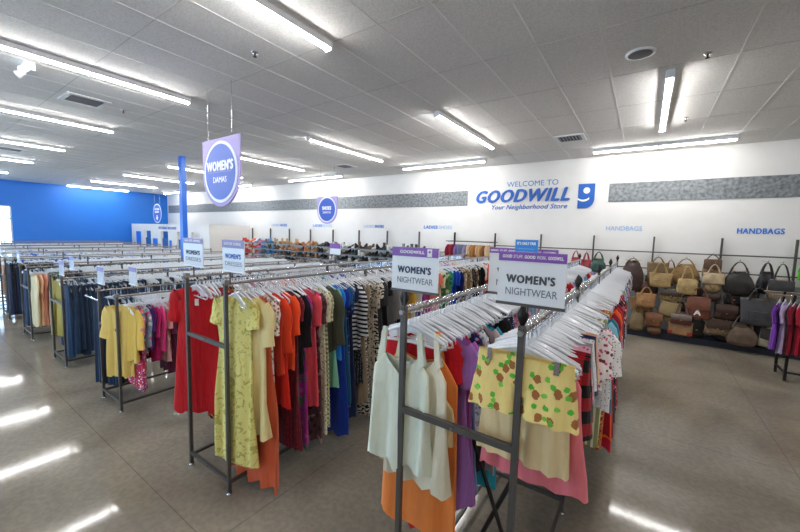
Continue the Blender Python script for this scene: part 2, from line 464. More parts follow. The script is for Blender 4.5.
# ------------------------------------------------------------ ceiling fittings
M_TUBE = emit('led_tube', (1.0, .985, .965, 1), 100)
M_HOUS = plain('fixture_white', '#dfe1e4', .4)
def strip_light(cx, cy, L, along, lab, idx):
    t = thing('strip_light', lab, 'ceiling light', (cx, cy, H), 0 if along == 'y' else PI/2, 'ceiling strip lights' if idx else None)
    MB().box(-.042, .042, -L/2, L/2, -.068, -.004).build('housing', M_HOUS, t)
    for s in (-1, 1):
        a, b = (-L/2+.02, -.02) if s < 0 else (.02, L/2-.02)
        mb = MB(); n = 10
        ring = [(.026*math.cos(PI*.97 + PI*1.06*i/(n-1)), -.070+.028*math.sin(PI*.97 + PI*1.06*i/(n-1))) for i in range(n)]
        mb.loft([[(x, yy, z) for x, z in ring] for yy in (a, b)], (True, True))
        mb.build('tube', M_TUBE, t)
    MB().box(-.03, .03, -.012, .012, -.103, -.066).build('clip', M_HOUS, t)
    for s in (-1, 1): MB().cbox((0, s*(L/2+.004), -.052), (.09, .02, .095)).build('end_cap', M_HOUS, t)
    return t
oname = ['first','second','third','fourth','fifth','sixth','seventh','eighth','ninth','tenth']
row1 = [.1, -3.0, -6.15, -9.48, -13.03, -16.62, -20.9]
for i, x in enumerate(row1): strip_light(x, 1.65, 2.44, 'y', 'white strip light of the near ceiling row, %s from the right' % oname[i], 0)
row2 = [.1, -3.02, -6.18, -9.43, -13.0, -16.8, -20.6, -24.3]
for i, x in enumerate(row2): strip_light(x, 6.65 if i else 6.8, 2.6, 'y', 'white strip light of the far ceiling row, %s from the right' % oname[i], 0)
row3 = [(.08, 9.45, 2.45), (-4.99, 9.22, 2.64), (-10.5, 9.35, 2.9), (-15.9, 9.4, 2.6), (-22.3, 9.5, 2.6)]
for i, (x, y, L) in enumerate(row3): strip_light(x, y, L, 'x', 'white strip light running along the back wall, %s from the right' % oname[i], 0)
for i, x in enumerate([3.5, -3.0, -9.5, -16.6]): strip_light(x, -3.3, 2.44, 'y', 'white strip light behind the aisle, %s from the right' % oname[i], 0)
for i, (x, y) in enumerate([(5.5, 1.65), (4.5, 6.8)]): strip_light(x, y, 2.44, 'y', 'white strip light right of the handbag aisle, %s row' % ('near', 'far')[i], 0)

M_VENT = plain('vent_dark', '#35383c', .6)
def vent(cx, cy, s, lab):
    t = thing('ceiling_vent', lab, 'vent', (cx, cy, H))
    mb = MB(); a = s; b = s*.75
    for x0,x1,y0,y1 in ((-a,a,-a,-b),(-a,a,b,a),(-a,-b,-b,b),(b,a,-b,b)): mb.box(x0,x1,y0,y1,-.015,-.002)
    mb.build('frame', M_TRIM, t)
    MB().box(-b, b, -b, b, -.006, -.003).build('backing', M_VENT, t)
    mb = MB()
    for i in range(7):
        x = -b + (i+.5)*2*b/7; mb.box(x-.008, x+.008, -b, b, -.018, -.008)
    mb.build('louvre', plain('louvre_grey', '#8b8f94', .5), t)
vent(-7.8, 2.0, .28, 'square ceiling vent left of the WOMEN\'S hanging sign')
vent(-1.44, 8.15, .28, 'square ceiling vent in front of the store name')
vent(-7.9, 8.3, .28, 'square ceiling vent above the round SHOES sign')
vent(-14.7, 2.1, .28, 'square ceiling vent at the far left edge')
t = thing('ceiling_speaker', 'round grey ceiling speaker grille upper right', 'speaker', (-.2, 4.86, H))
MB().loft([[(r*math.cos(2*PI*i/32), r*math.sin(2*PI*i/32), z) for i in range(32)] for r, z in ((.14,-.001),(.14,-.015),(.115,-.02))]).build('rim', M_TRIM, t)
MB().loft([[(r*math.cos(2*PI*i/32), r*math.sin(2*PI*i/32), z) for i in range(32)] for r, z in ((.116,-.018),(.06,-.024))], (False, True)).build('grille', plain('grille_grey', '#6d6f74', .6), t)
for (x, y, w) in ((-3.9, 2.57, 'beside the near strip light'), (.41, 5.24, 'right of the round ceiling speaker'), (.4, 7.75, 'near the far right strip light'), (-7.8, 2.53, 'by the vent left of the hanging sign')):
    t = thing('fire_sprinkler', 'small ceiling sprinkler head ' + w, 'sprinkler', (x, y, H))
    MB().loft([[(r*math.cos(2*PI*i/16), r*math.sin(2*PI*i/16), z) for i in range(16)] for r, z in ((.04,-.001),(.035,-.012))], (False, True)).build('escutcheon', M_CHROME, t)
    MB().tube([(0,0,-.01),(0,0,-.05)], .009, 6).tube([(0,0,-.05),(0,0,-.054)], .022, 10).build('head', M_DARK, t)
t = thing('emergency_light', 'white twin-head emergency light under the left strip light', 'emergency light', (-6.75, 1.17, H))
MB().cbox((0,0,-.05), (.26,.1,.09)).build('body', M_WHITE, t)
for s in (-1, 1): MB().tube([(s*.1,-.02,-.08),(s*.14,-.08,-.13)], [.035,.045], 12).build('lamp_head', M_WHITE, t)

# ------------------------------------------------------------ hangers
def hanger_parts(near=True):
    w, d = .21, .075
    n = 9 if near else 3
    pts = []
    for i in range(-n, n+1):
        u = i/n; pts.append((u*w, 0, -d*abs(u)**1.25))
    mb = MB()
    rr = [.010]*len(pts) if near else [.006]*len(pts)
    if near:
        mb.tube(pts, rr, 6, True, .6)
        for s in (-1, 1):   # flat web and clip slot of a moulded hanger
            mb.tube([(s*w, 0, -d), (s*w*1.02, 0, -d-.02), (s*w*.9, 0, -d-.03)], .006, 5)
        mb.tube([(-w*.9, 0, -d-.03), (0, 0, -d-.022), (w*.9, 0, -d-.03)], .0065, 6, True, .6)
        mb.tube([(0, 0, -.005), (0, 0, .03)], .009, 6)
        for s in (-1, 1):
            mb.box(s*w*.45-.004, s*w*.45+.004, -.003, .003, -d-.024, -.028)
        # thin moulded web across the shoulder
        mb.add([(-w*.8,0,-d*.78),(0,0,-.004),(w*.8,0,-d*.78),(w*.7,0,-d-.02),(0,0,-.045),(-w*.7,0,-d-.02)], [(0,1,4,5),(1,2,3,4)])
    hk = MB(); hp = [(0,0,.02),(0,0,.06)] + [(.0+.022*math.sin(a), 0, .085-.022*math.cos(a)) for a in [i/8*1.5*PI for i in range(1, 9)]]
    hk.tube(hp, .0022, 5)
    return mb, hk
hb, hk = hanger_parts(); ME_HANG = hb.mesh('clothes_hanger'); ME_HOOK = hk.mesh('hook')
ME_HANG.materials.append(M_CLEAR); ME_HOOK.materials.append(M_CHROME)
def place_hanger(x, y, zr, rz, label, group):
    h = bpy.data.objects.new('clothes_hanger', ME_HANG); COL.objects.link(h)
    h.location = (x, y, zr-.085); h.rotation_euler = (rnd.uniform(-.05,.05), rnd.uniform(-.05,.05), rz)
    tag(h, label, 'hanger', group)
    k = bpy.data.objects.new('hook', ME_HOOK); COL.objects.link(k); k.parent = h
STUFF = MB()
STUFFHK = MB()
def stuff_hanger(x, y, zr, rz, web=True):
    c, s = math.cos(rz), math.sin(rz); w, d = .225*rnd.uniform(.9, 1.05), .07; zt = zr-.085+rnd.uniform(-.012,.012)
    tl = rnd.uniform(-.02,.02)
    def P(u, z, off=0): return (x+u*c-off*s, y+u*s+off*c, zt+z+tl*u*3)
    for off in (0.004,):
        STUFF.add([P(-w,-d),P(-w*.5,-d*.42),P(0,0),P(w*.5,-d*.42),P(w,-d),P(w,-d-.035),P(w*.5,-d*.42-.05),P(0,-.06),P(-w*.5,-d*.42-.05),P(-w,-d-.035)],
              [(0,1,8,9),(1,2,7,8),(2,3,6,7),(3,4,5,6)])
        STUFF.add([P(-w,-d-.01,off),P(w,-d-.01,off),P(w,-d-.026,off),P(-w,-d-.026,off)], [(0,1,2,3)])
    STUFFHK.add([P(-.003,-.01),P(.003,-.01),P(.003,.09),P(-.003,.09)], [(0,1,2,3)])
    STUFFHK.add([P(0,.04,-.02),P(0,.04,.0),P(0,.115,.0),P(0,.115,-.02)], [(0,1,2,3)]) if False else None

# ------------------------------------------------------------ racks
def make_rack(label, cx, half, y0, y1, zr, posts, finial=False, simple=False, tilt=0):
    t = thing('garment_rack', label, 'clothes rack', (cx, y0, 0), tilt, None)
    L = y1 - y0; pr = .0135
    for s in (-1, 1):
        X = s*half
        MB().tube([(X, -.03, zr), (X, L+.03, zr)], .013, 8).build('hang_rail', M_RAIL, t)
        MB().box(X-.012, X+.012, 0, L, .09, .115).build('base_rail', M_POST, t)
        for yy in posts:
            e_ = yy in (posts[0], posts[-1]); p = MB().box(X-pr, X+pr, yy-pr, yy+pr, .02, zr+(.03 if e_ or finial else .0)).build('post', M_POST, t)
            MB().loft([[(X+r*math.cos(2*PI*i/10), yy+r*math.sin(2*PI*i/10), z) for i in range(10)] for r, z in ((.022,0),(.022,.008),(.008,.012),(.008,.03))], (True, True)).build('levelling_foot', M_CHROME, p)
            if finial:
                mb = MB(); mb.loft([[(X+r*math.cos(2*PI*i/8), yy+r*math.sin(2*PI*i/8), zr+z) for i in range(8)] for r, z in ((.010,.03),(.024,.065),(.024,.08),(.003,.13))], (True, True))
                mb.build('finial', M_DARK, p)
            elif e_:
                MB().box(X-.026, X+.026, yy-.02, yy+.02, zr-.01, zr+.03).build('cap', M_RAIL, p)
    for yy in posts:
        for z in ((.12,) if yy != posts[0] else (.12, zr*.71)):
            c = MB().box(-half+pr, half-pr, yy-.012, yy+.012, z-.016, z+.016).build('cross_bar', M_POST, t)
            MB().tube([(0, yy-.013, z), (0, yy-.02, z)], .008, 8).build('bolt', M_CHROME, c)
    return t
RH = 1.80
posts = [0, 1.45, 2.9, 4.35, 5.8]
P5 = posts
nw = make_rack('tall dark metal rack on the right holding nightwear', -.70, .30, 1.5, 7.3, 1.80, P5, True, tilt=-.003)
for q in ([(-.05, .35, 1.08), (.2, .35, .46)], [(.28, .37, 1.10), (-.05, .37, .24)]):
    MB().tube(q, .013, 6).build('diagonal_brace', M_DARK, nw)
make_rack('tall metal rack holding the red and yellow dresses', -3.02, .32, 1.5, 7.4, 1.77, [0, 1.7, 3.4, 5.1, 5.9])
arm_t = make_rack('low metal rack with the yellow cardigan at its aisle end', -5.28, .30, 1.47, 7.3, 1.39, P5)
MB().tube([(-.3, 0, 1.26), (-.62, -.05, 1.3)], .01, 6).build('faceout_arm', M_CHROME, arm_t)
make_rack('low metal rack packed with dark jeans', -7.56, .33, 1.47, 7.3, 1.39, P5)
make_rack('low metal rack with peach and green clothes at its aisle end', -9.8, .33, 1.47, 7.3, 1.39, P5)
rack_x = [-.70, -3.02, -5.28, -7.56, -9.8, -12.25, -14.5, -16.8, -19.1, -21.4, -23.6]
for i in range(5, 11):
    make_rack('low metal garment rack, %s in the line counted from the nightwear rack' % (oname[i] if i < 10 else 'eleventh'), rack_x[i], .33, 1.5, 7.3, 1.39, P5)

def nwx(X, Y): return X + .003*(Y-1.5)
# individual hangers on the two tall racks (near part), the rest as one mass
rails = [('nightwear rack left rail', -1.0, 1.80), ('nightwear rack right rail', -.40, 1.80), ('dress rack left rail', -3.34, 1.77), ('dress rack right rail', -2.70, 1.77)]
for (nm, X, zr) in rails:
    y = 1.58; k = 0
    near = 'nightwear' in nm
    while y < 7.25:
        xx = nwx(X, y) if near else X
        rz = rnd.uniform(-.22, .22)
        if k < 71: place_hanger(xx+rnd.uniform(-.01,.01), y, zr, rz, 'clear plastic hanger on the ' + nm, 'clear hangers on the ' + nm)
        else: stuff_hanger(xx, y, zr, rz)
        y += rnd.uniform(.024, .036); k += 1
for i, X0 in enumerate(rack_x[2:]):
    for s in (-1, 1):
        y = 1.55; step = .028 if i < 3 else .04
        while y < 7.25:
            stuff_hanger(X0+s*.31, y, 1.39, rnd.uniform(-.25, .25)); y += step*rnd.uniform(.7, 1.4)
o = STUFF.build('clothes_hangers', M_CLEARFAR)
tag(o, 'dense rows of clear plastic hangers covering the far racks', 'hangers', None, 'stuff')
STUFFHK.build('hooks', M_CHROME, o)['kind'] = 'stuff'

# ------------------------------------------------------------ garments
def garment_body(w, L, seed, flare=1.15, waist=.85, neck=.09, drop=.09, strap=False, folds=3, th=.022, amp=.02, shoulder=.42, asym=0.0):
    r = random.Random(seed); R, N = 16, 32; ph = r.uniform(0, 6); mb = MB(); rings = []
    ph2 = r.uniform(0, 6)
    for j in range(R):
        t = j/(R-1); z = -L*t
        if strap: base = .60 + .40*min(1, t/.12)
        else: base = .93 if t < .04 else 1
        wf = waist + (1-waist)*max(0, 1-t/.28) if t < .28 else waist + (flare-waist)*((t-.28)/.72)**.9
        if L < .75: wf = 1 + (flare-1)*t - (1-waist)*math.sin(PI*min(1, t*1.3))*.6
        hw = w/2*base*wf
        ring = []
        for k in range(N):
            a = 2*PI*k/N; c = math.cos(a); sn = math.sin(a)
            x = hw*math.copysign(abs(c)**.75, c)
            tt = th*(.7+.6*t)
            A = amp*min(1, t*1.6)
            y = tt*math.copysign(abs(sn)**.6, sn) + A*math.sin(folds*2*PI*x/w+ph+1.2*t) + A*.5*math.sin(folds*4.3*PI*x/w+ph2)
            zz = z
            fade = max(0, 1-t/.22)
            if strap:
                v = 1-min(1, abs(x)/(w*.3)); zz -= .15 + .0*fade
                zz -= v*drop*fade*(1 if sn < 0 else .4)
                zz = zz if t > .12 else zz
            else:
                if abs(x) > neck: zz -= (abs(x)-neck)*shoulder*fade
                else: zz -= drop*(1-(x/neck)**2)*fade*(1 if sn < 0 else .25)
            zz += t*.018*math.sin(3*2*PI*x/w+ph2) + asym*t*x
            ring.append((x, y, zz))
        rings.append(ring)
    mb.loft(rings)
    if strap:
        for s in (-1, 1):
            for yy in (-.012, .012):
                mb.add([(s*.105-.014,yy*.3,-.005),(s*.105+.014,yy*.3,-.005),(s*.13+.016,yy*1.4,-.17),(s*.13-.018,yy*1.4,-.2)], [(0,1,2,3)])
    return mb
def sleeve(w, side, ls, ang, wid=.075, shoulder=.42):
    mb = MB(); rings = []; hx = w/2*.9; z0 = -(hx-.09)*shoulder - .02
    for j in range(6):
        u = j/5; a = ang*(.5+.5*min(1, u*1.8))
        cx = side*(hx + math.cos(a)*ls*u - .02); cz = z0 - math.sin(a)*ls*u - .02
        rw = wid*(1 - .15*u) ; rt = .024
        nx, nz = math.sin(a), math.cos(a)
        rings.append([(cx + side*nx*rw*math.cos(2*PI*k/12), rt*math.sin(2*PI*k/12)+.01*math.sin(5*u), cz + nz*rw*math.cos(2*PI*k/12)) for k in range(12)])
    mb.loft(rings); return mb
def pants_body(w, L, rise, seed, flare=1.0, th=.02, legs=True):
    r = random.Random(seed); mb = MB(); ph = r.uniform(0, 6); N = 24
    def ring(cx, hw, z, t, zvar=0):
        out = []
        for k in range(N):
            a = 2*PI*k/N; c = math.cos(a); sn = math.sin(a)
            x = cx + hw*math.copysign(abs(c)**.75, c)
            out.append((x, th*(1+.8*t)*math.copysign(abs(sn)**.6, sn) + .016*t*math.sin(14*x/w*2+ph), z + zvar*(x-cx)))
        return out
    mb.loft([ring(0, w/2*(.93+.1*i/4), -rise*i/4*1.05, i/4*.5) for i in range(5)])
    for s in (-1, 1):
        rings = []
        for i in range(8):
            u = i/7; z = -rise*.8 - (L-rise*.8)*u
            hw = w/4*(1.03 + (flare-1)*u)
            rings.append(ring(s*w/4*(1.0+.25*(flare-1)*u), hw*1.0, z, .4+.6*u, s*-.04*u))
        mb.loft(rings)
    return mb
ORD = ['first','second','third','fourth','fifth','sixth','seventh','eighth','ninth','tenth','eleventh','twelfth','thirteenth','fourteenth','fifteenth','sixteenth','seventeenth','eighteenth','nineteenth','twentieth']
def ordn(i):
    if i < 20: return ORD[i]
    tens = {2:'twenty',3:'thirty',4:'forty',5:'fifty',6:'sixty'}
    n_ = i+1
    if n_ % 10 == 0: return {3:'thirtieth',4:'fortieth',5:'fiftieth',6:'sixtieth'}[n_//10]
    return tens[n_//10] + '-' + ORD[n_%10-1]
PN = {'plain':'', 'floral':'flowered ', 'bigfloral':'flower print ', 'leaf':'leaf print ', 'leopard':'leopard print ', 'zebra':'zebra print ', 'hstripe':'striped ',
      'vstripe':'pinstriped ', 'plaid':'plaid ', 'check':'checked ', 'dots':'dotted ', 'denim':''}
CACHE = {}
def garment(kind, cname, mat, x, y, ztop, zhem, w=.5, rz=0, lab=None, seed=None, group=None, tagged=False, own=None):
    L = max(.25, ztop - zhem)
    if seed is None: seed = rnd.randrange(6)
    Lq = round(L*20)/20
    kw = {}
    if own: kw = own
    if kind in ('jeans', 'trousers', 'shorts'):
        key = (kind, Lq, w, seed)
        if key not in CACHE:
            if kind == 'shorts': CACHE[key] = pants_body(w, Lq, Lq*.62, seed, 1.12, .028).mesh('shorts')
            else: CACHE[key] = pants_body(w, Lq, .26, seed, .9).mesh(kind)
        o = mkobj(kind, CACHE[key], mat, None, (x, y, ztop), rz)
        keyw = ('wb', w)
        if keyw not in CACHE:
            mb = MB(); N = 24
            mb.loft([[(w/2*.945*math.copysign(abs(math.cos(2*PI*k/N))**.75, math.cos(2*PI*k/N)), .024*math.copysign(abs(math.sin(2*PI*k/N))**.6, math.sin(2*PI*k/N)), z) for k in range(N)] for z in (.004, -.035)])
            CACHE[keyw] = mb.mesh('waistband')
        mkobj('waistband', CACHE[keyw], mat, o)
    else:
        strap = kind in ('camisole',)
        fl = {'dress':1.12, 'nightdress':1.2, 'blouse':1.05, 'camisole':1.25, 'cardigan':1.08, 'skirt':1.3, 'nightshirt':1.05}[kind]
        wa = {'dress':.82, 'nightdress':.95, 'blouse':.93, 'camisole':1.0, 'cardigan':.95, 'skirt':.9, 'nightshirt':.97}[kind]
        key = (kind, Lq, w, seed, str(kw))
        if key not in CACHE:
            CACHE[key] = garment_body(w, Lq, seed, **{**dict(flare=fl, waist=wa, strap=strap), **kw}).mesh(kind)
        o = mkobj(kind, CACHE[key], mat, None, (x, y, ztop), rz)
        if kind not in ('camisole', 'skirt'):
            ls = {'dress': (.24, .17, .25, .30, 0, .14)[seed % 6], 'nightdress': .19, 'nightshirt': .2}.get(kind, (.5, .24, .3, .42, .2, .32)[seed % 6])
            if kind == 'cardigan': ls = .34
            for s in ((-1, 1) if ls else ()):
                k2 = ('sl', w, s, ls)
                if k2 not in CACHE: CACHE[k2] = sleeve(w, s, ls, 1.36).mesh('sleeve')
                mkobj('sleeve', CACHE[k2], mat, o)
    if tagged:
        MB().cbox((.02, -.045, -.14), (.035, .003, .06)).build('price_tag', M_TAG, o)
    tag(o, lab, kind if kind not in ('nightdress',) else 'nightdress', group)
    return o
def row(name, X, ztop, specs, shift=None, w=.46, yaw=0):
    # specs: (y, kind, colour name, pattern, c1, c2, c3, zhem)
    for i, sp in enumerate(specs):
        y, kind, cn, pat, c1, c2, c3, zh = sp[:8]
        ex = sp[8] if len(sp) > 8 else {}
        xx = nwx(X, y) if shift else X
        noun = {'trousers':'trousers', 'jeans':'jeans', 'shorts':'shorts'}.get(kind, kind)
        lab = '%s %s%s, %s garment from the aisle on %s' % (cn, PN[pat], noun, ordn(i), name)
        garment(kind, cn, fabric(pat, c1, c2, c3), xx + ex.get('dx', rnd.uniform(-.015, .015)), y, ztop + ex.get('dz', 0), zh, ex.get('w', w*rnd.choice((.92, 1, 1.06))),
                ex.get('rz', yaw + rnd.uniform(-.1, .1)), ex.get('lab', lab), ex.get('seed'), None, ex.get('tag', False), ex.get('own'))

Z1 = 1.67
# --- dress rack, right rail
D = [
 (1.56,'dress','yellow green','leaf','#e9df8a','#c3b862',None,.28, dict(rz=.2, w=.42, dx=.02, seed=1, lab='long yellow green leaf print dress at the aisle end of the dress rack')),
 (1.63,'dress','pale yellow','plain','#f2dc9c','#fff',None,.52, dict(rz=.12, w=.42, dx=.11, seed=3, lab='pale yellow dress just behind the long yellow green leaf print dress')),
 (1.69,'skirt','rust orange','plain','#d6603a','#fff',None,.08, dict(w=.5, dx=.06)),
 (1.745,'dress','white and red','floral','#e8e0da','#b03a34','#6a8a68',.34, dict(dx=.05)),
 (1.80,'dress','brown','leopard','#c98a54','#2a1712','#8a4a28',.48),
 (1.855,'blouse','orange red','plain','#e8431f','#fff',None,.98),
 (1.91,'dress','scarlet','plain','#e02a1c','#fff',None,.68),
 (1.965,'blouse','bright orange','plain','#ff5a2a','#fff',None,.95),
 (2.02,'dress','maroon','dots','#6e1626','#a84058',None,.22),
 (2.075,'blouse','black','plain','#17131a','#fff',None,.9),
 (2.13,'dress','magenta','bigfloral','#a62c86','#3a6a4a','#c04aa0',.15),
 (2.185,'dress','coral','plain','#e84e5a','#fff',None,.56, dict(dx=.04)),
 (2.24,'blouse','raspberry','bigfloral','#c2205c','#e88aa8','#8e1040',.92),
 (2.295,'dress','dark pink','bigfloral','#5b3a3c','#a07a78','#3c2428',.18),
 (2.35,'dress','cream and green','floral','#d8d2b4','#8c8a62','#e8e2cc',.22, dict(dx=.03)),
 (2.405,'dress','olive','check','#8a8a5c','#d8d4b0',None,.25),
 (2.46,'blouse','dark olive','plain','#4c5040','#fff',None,1.0, dict(dx=.04)),
 (2.515,'dress','mint green','plain','#86c8a8','#fff',None,.6),
 (2.57,'blouse','bright blue','plain','#2484de','#fff',None,.9, dict(dx=.03)),
 (2.625,'dress','royal blue','plain','#16399c','#fff',None,.06),
 (2.68,'dress','teal','plain','#1c5a80','#fff',None,.36),
 (2.735,'dress','navy','floral','#1c2f5c','#6b86b0','#24406e',.32),
 (2.79,'dress','navy','plain','#1a2748','#fff',None,.17),
 (2.845,'blouse','black and white','hstripe','#1a1c28','#d8d8d8',None,.92),
 (2.90,'dress','black','dots','#16161c','#9a9aa0',None,.5),
 (2.97,'dress','tan','plain','#9c8a70','#fff',None,.28),
 (3.04,'dress','black and white','zebra','#d6d2c8','#1c1a1a',None,.1),
 (3.11,'dress','grey brown','leopard','#b3a793','#2a2420','#6a5c4c',.06),
 (3.18,'dress','black and cream','zebra','#1c1a1a','#cfc8b8',None,.3),
 (3.28,'dress','charcoal','plain','#3c3a3e','#fff',None,.3),
 (3.38,'dress','black','plain','#17161a','#fff',None,.4),
 (3.5,'blouse','grey','plain','#8c8a88','#fff',None,.8),
 (3.62,'dress','dark grey','hstripe','#4a4a50','#9a9aa0',None,.4),
 (3.75,'blouse','black','plain','#1b1a1e','#fff',None,.8),
 (3.88,'blouse','golden yellow','plain','#d8a640','#fff',None,.8),
 (4.0,'blouse','cream','plain','#e2dcca','#fff',None,.8),
]
seq = [('purple','plain','#5c3a8c','#fff',None),('violet','bigfloral','#8a4ca0','#e07a9a','#3c2a6a'),('hot pink','plain','#d84a86','#fff',None),('peach','plain','#f0a890','#fff',None),
 ('salmon','plain','#f08c74','#fff',None),('cream and green','bigfloral','#e2dcb8','#3c7a4a','#d8904a'),('green','bigfloral','#4a8a5a','#e0d8b8','#2a5a3a'),('teal','plain','#2a8c8c','#fff',None),
 ('royal blue','plain','#1a4cb8','#fff',None),('cobalt','plain','#2450c8','#fff',None),('navy','plain','#1c2a5a','#fff',None),('beige','bigfloral','#b8a488','#6a5440','#e0d4c0'),('tan','leopard','#a8926e','#3a2c20','#6a543c'),
 ('taupe','plain','#8a7c6c','#fff',None),('black','dots','#1c1a1c','#b8b0a4',None),('brown','leaf','#6a5844','#c8b89c',None),('black','plain','#141416','#fff',None),('jet black','plain','#101012','#fff',None),
 ('white','plain','#ecebe6','#fff',None),('pale orange','plain','#f0b48c','#fff',None),('orange','plain','#e8603c','#fff',None),('crimson','plain','#d2202c','#fff',None),('red','plain','#c01c28','#fff',None),
 ('dark navy','plain','#1a2450','#fff',None),('indigo','plain','#242c60','#fff',None)]
y = 4.15
for c in seq:
    D.append((y, 'blouse' if rnd.random() < .6 else 'dress', c[0], c[1], c[2], c[3], c[4], .7)); y += .122
row('dress rack right rail', -2.70, Z1, D)
# --- dress rack, left rail
Dl = [
 (1.60,'dress','red','plain','#c8141e','#fff',None,.47, dict(rz=.55, w=.45, dx=-.02, tag=True, seed=2, lab='plain red short-sleeved dress at the aisle end of the dress rack', own=dict(folds=1, amp=.012))),
 (1.72,'dress','dark red','plain','#8c1420','#fff',None,.5, dict(dx=.06)),
 (1.79,'dress','black and orange','bigfloral','#16100e','#d8842c','#8c2c1c',.33, dict(dx=.07)),
 (1.86,'dress','black','floral','#14100f','#c8a040','#7c2c1c',.33),
 (1.94,'blouse','cream','plain','#e4dcc8','#fff',None,.8),
 (2.05,'dress','pink','plain','#d8608a','#fff',None,.5),
 (2.16,'dress','burgundy','plain','#6c1c2c','#fff',None,.45),
 (2.27,'blouse','orange','plain','#e0703c','#fff',None,.8),
]
y = 2.4
for c in (seq + seq)[3:33]:
    Dl.append((y, 'dress', c[0], c[1], c[2], c[3], c[4], .45)); y += .158
row('dress rack left rail', -3.34, Z1, Dl)
# --- nightwear rack, left rail
Nl = [
 (1.53,'camisole','mint white','plain','#e9efdd','#fff',None,1.12, dict(w=.33, dx=-.03, rz=.05, dz=.03, lab='pale mint camisole hanging at the front left of the nightwear rack', own=dict(drop=.10, amp=.022, folds=2, asym=-.04))),
 (1.575,'camisole','cream','plain','#f0e8cf','#fff',None,.98, dict(w=.34, dx=.05, dz=.03, lab='cream camisole layered just behind the pale mint camisole', own=dict(drop=.12, amp=.022, folds=3))),
 (1.61,'nightdress','khaki beige','plain','#c8b184','#fff',None,.86, dict(w=.41, dx=.0, dz=-.3, lab='khaki beige slip showing below the cream camisole')),
 (1.64,'camisole','orange','plain','#f08a42','#fff',None,.67, dict(w=.46, dx=.02, dz=.02, lab='orange chiffon nightdress below the khaki beige slip', own=dict(amp=.022, folds=2, flare=1.1))),
 (1.68,'nightdress','red','plain','#c21424','#fff',None,.50, dict(w=.40, dx=.0, lab='red nightdress longest behind the orange chiffon one')),
 (1.73,'nightdress','lilac','plain','#a06cb8','#fff',None,.70, dict(dx=.05)),
 (1.78,'nightdress','orchid purple','plain','#b060b4','#fff',None,.72, dict(dx=.05)),
 (1.83,'nightdress','dark red','plain','#9c1c2c','#fff',None,1.0),
 (1.88,'camisole','powder blue','plain','#8ea4d4','#fff',None,.85),
 (1.93,'nightdress','navy','floral','#1c2450','#c84a6a','#8ca0c8',.72),
 (1.98,'nightdress','white','floral','#e0e0e0','#8a9ab8','#c8a0b0',.9),
 (2.03,'nightdress','black','plain','#1a181c','#fff',None,.7),
 (2.08,'nightdress','pinkish grey','plain','#bca8aa','#fff',None,.72, dict(dx=.05)),
 (2.13,'nightdress','teal','plain','#2a98ae','#fff',None,.55, dict(dx=.04)),
 (2.18,'nightdress','dark navy','plain','#1a1f3c','#fff',None,.75),
]
nseq = [('pale pink','plain','#e8c4c8','#fff',None),('white','dots','#ececec','#d88aa0',None),('red','plain','#c8242c','#fff',None),('lilac','plain','#b090c8','#fff',None),('navy','dots','#1c2850','#d8d8e8',None),
 ('sky blue','plain','#8cb8dc','#fff',None),('peach','plain','#f0b8a0','#fff',None),('black','plain','#1a1a1e','#fff',None),('rose','floral','#e0a0b0','#b84a6a','#6a9a6a'),('grey','vstripe','#a0a0a8','#d8d8e0',None)]
y = 2.25
for k in range(30):
    c = nseq[(k*7) % 10]; Nl.append((y, 'nightdress' if k % 3 else 'camisole', c[0], c[1], c[2], c[3], c[4], .75 + .1*(k % 3))); y += .165
row('nightwear rack left rail', -1.0, Z1, Nl, True, .44)
# --- nightwear rack, right rail
def shorts_fabric():
    m = fabric('plain', '#f7dd8c').copy(); m.name = 'pineapple_print_cloth'
    nt = m.node_tree; N = nt.nodes; L = nt.links; b = N['Principled BSDF']
    tc = N.new('ShaderNodeTexCoord').outputs['Object']
    def vor(s, off, thr, sx=1, sz=1):
        mp = N.new('ShaderNodeMapping'); mp.inputs['Location'].default_value = off; mp.inputs['Rotation'].default_value = (PI/2, 0, 0); mp.inputs['Scale'].default_value = (sx, 1, sz); L.new(tc, mp.inputs['Vector'])
        v = N.new('ShaderNodeTexVoronoi'); v.voronoi_dimensions = '2D'; v.inputs['Scale'].default_value = s; v.inputs['Randomness'].default_value = .75; L.new(mp.outputs[0], v.inputs['Vector'])
        n = N.new('ShaderNodeTexNoise'); n.inputs['Scale'].default_value = 70; L.new(tc, n.inputs['Vector'])
        ad = N.new('ShaderNodeMath'); ad.operation = 'MULTIPLY_ADD'; L.new(n.outputs['Fac'], ad.inputs[0]); ad.inputs[1].default_value = .22; L.new(v.outputs['Distance'], ad.inputs[2])
        c = N.new('ShaderNodeMath'); c.operation = 'LESS_THAN'; L.new(ad.outputs[0], c.inputs[0]); c.inputs[1].default_value = thr; return c.outputs[0]
    prev = b.inputs['Base Color'].links[0].from_socket
    for f, c in ((vor(13, (.2,0,.4), .31, 1, .8), '#a86a3c'), (vor(13, (.22,0,.36), .26), '#5cb83c'), (vor(12, (1.2,0,.9), .24), '#7cc84c')):
        mx = N.new('ShaderNodeMix'); mx.data_type = 'RGBA'; L.new(f, mx.inputs['Factor']); ins = [i for i in mx.inputs if i.type == 'RGBA']
        L.new(prev, ins[0]); ins[1].default_value = lin(c); prev = [o for o in mx.outputs if o.type == 'RGBA'][0]
    L.new(prev, b.inputs['Base Color']); return m
g = garment('shorts', 'yellow', shorts_fabric(), -.395, 1.53, 1.685, 1.46, .43, -.02, 'yellow pyjama shorts with pineapple print on clip hanger at the rack front', 3)
for s in (-1, 1):
    MB().box(s*.14-.010, s*.14+.010, -.034, -.026, -.035, .02).build('hanger_clip', M_CHROME, g)
garment('shorts', 'cream', fabric('plain', '#ecd2a0'), -.40, 1.60, 1.64, 1.20, .38, -.05, 'cream sleep shorts hanging lower behind the pineapple shorts', 4)
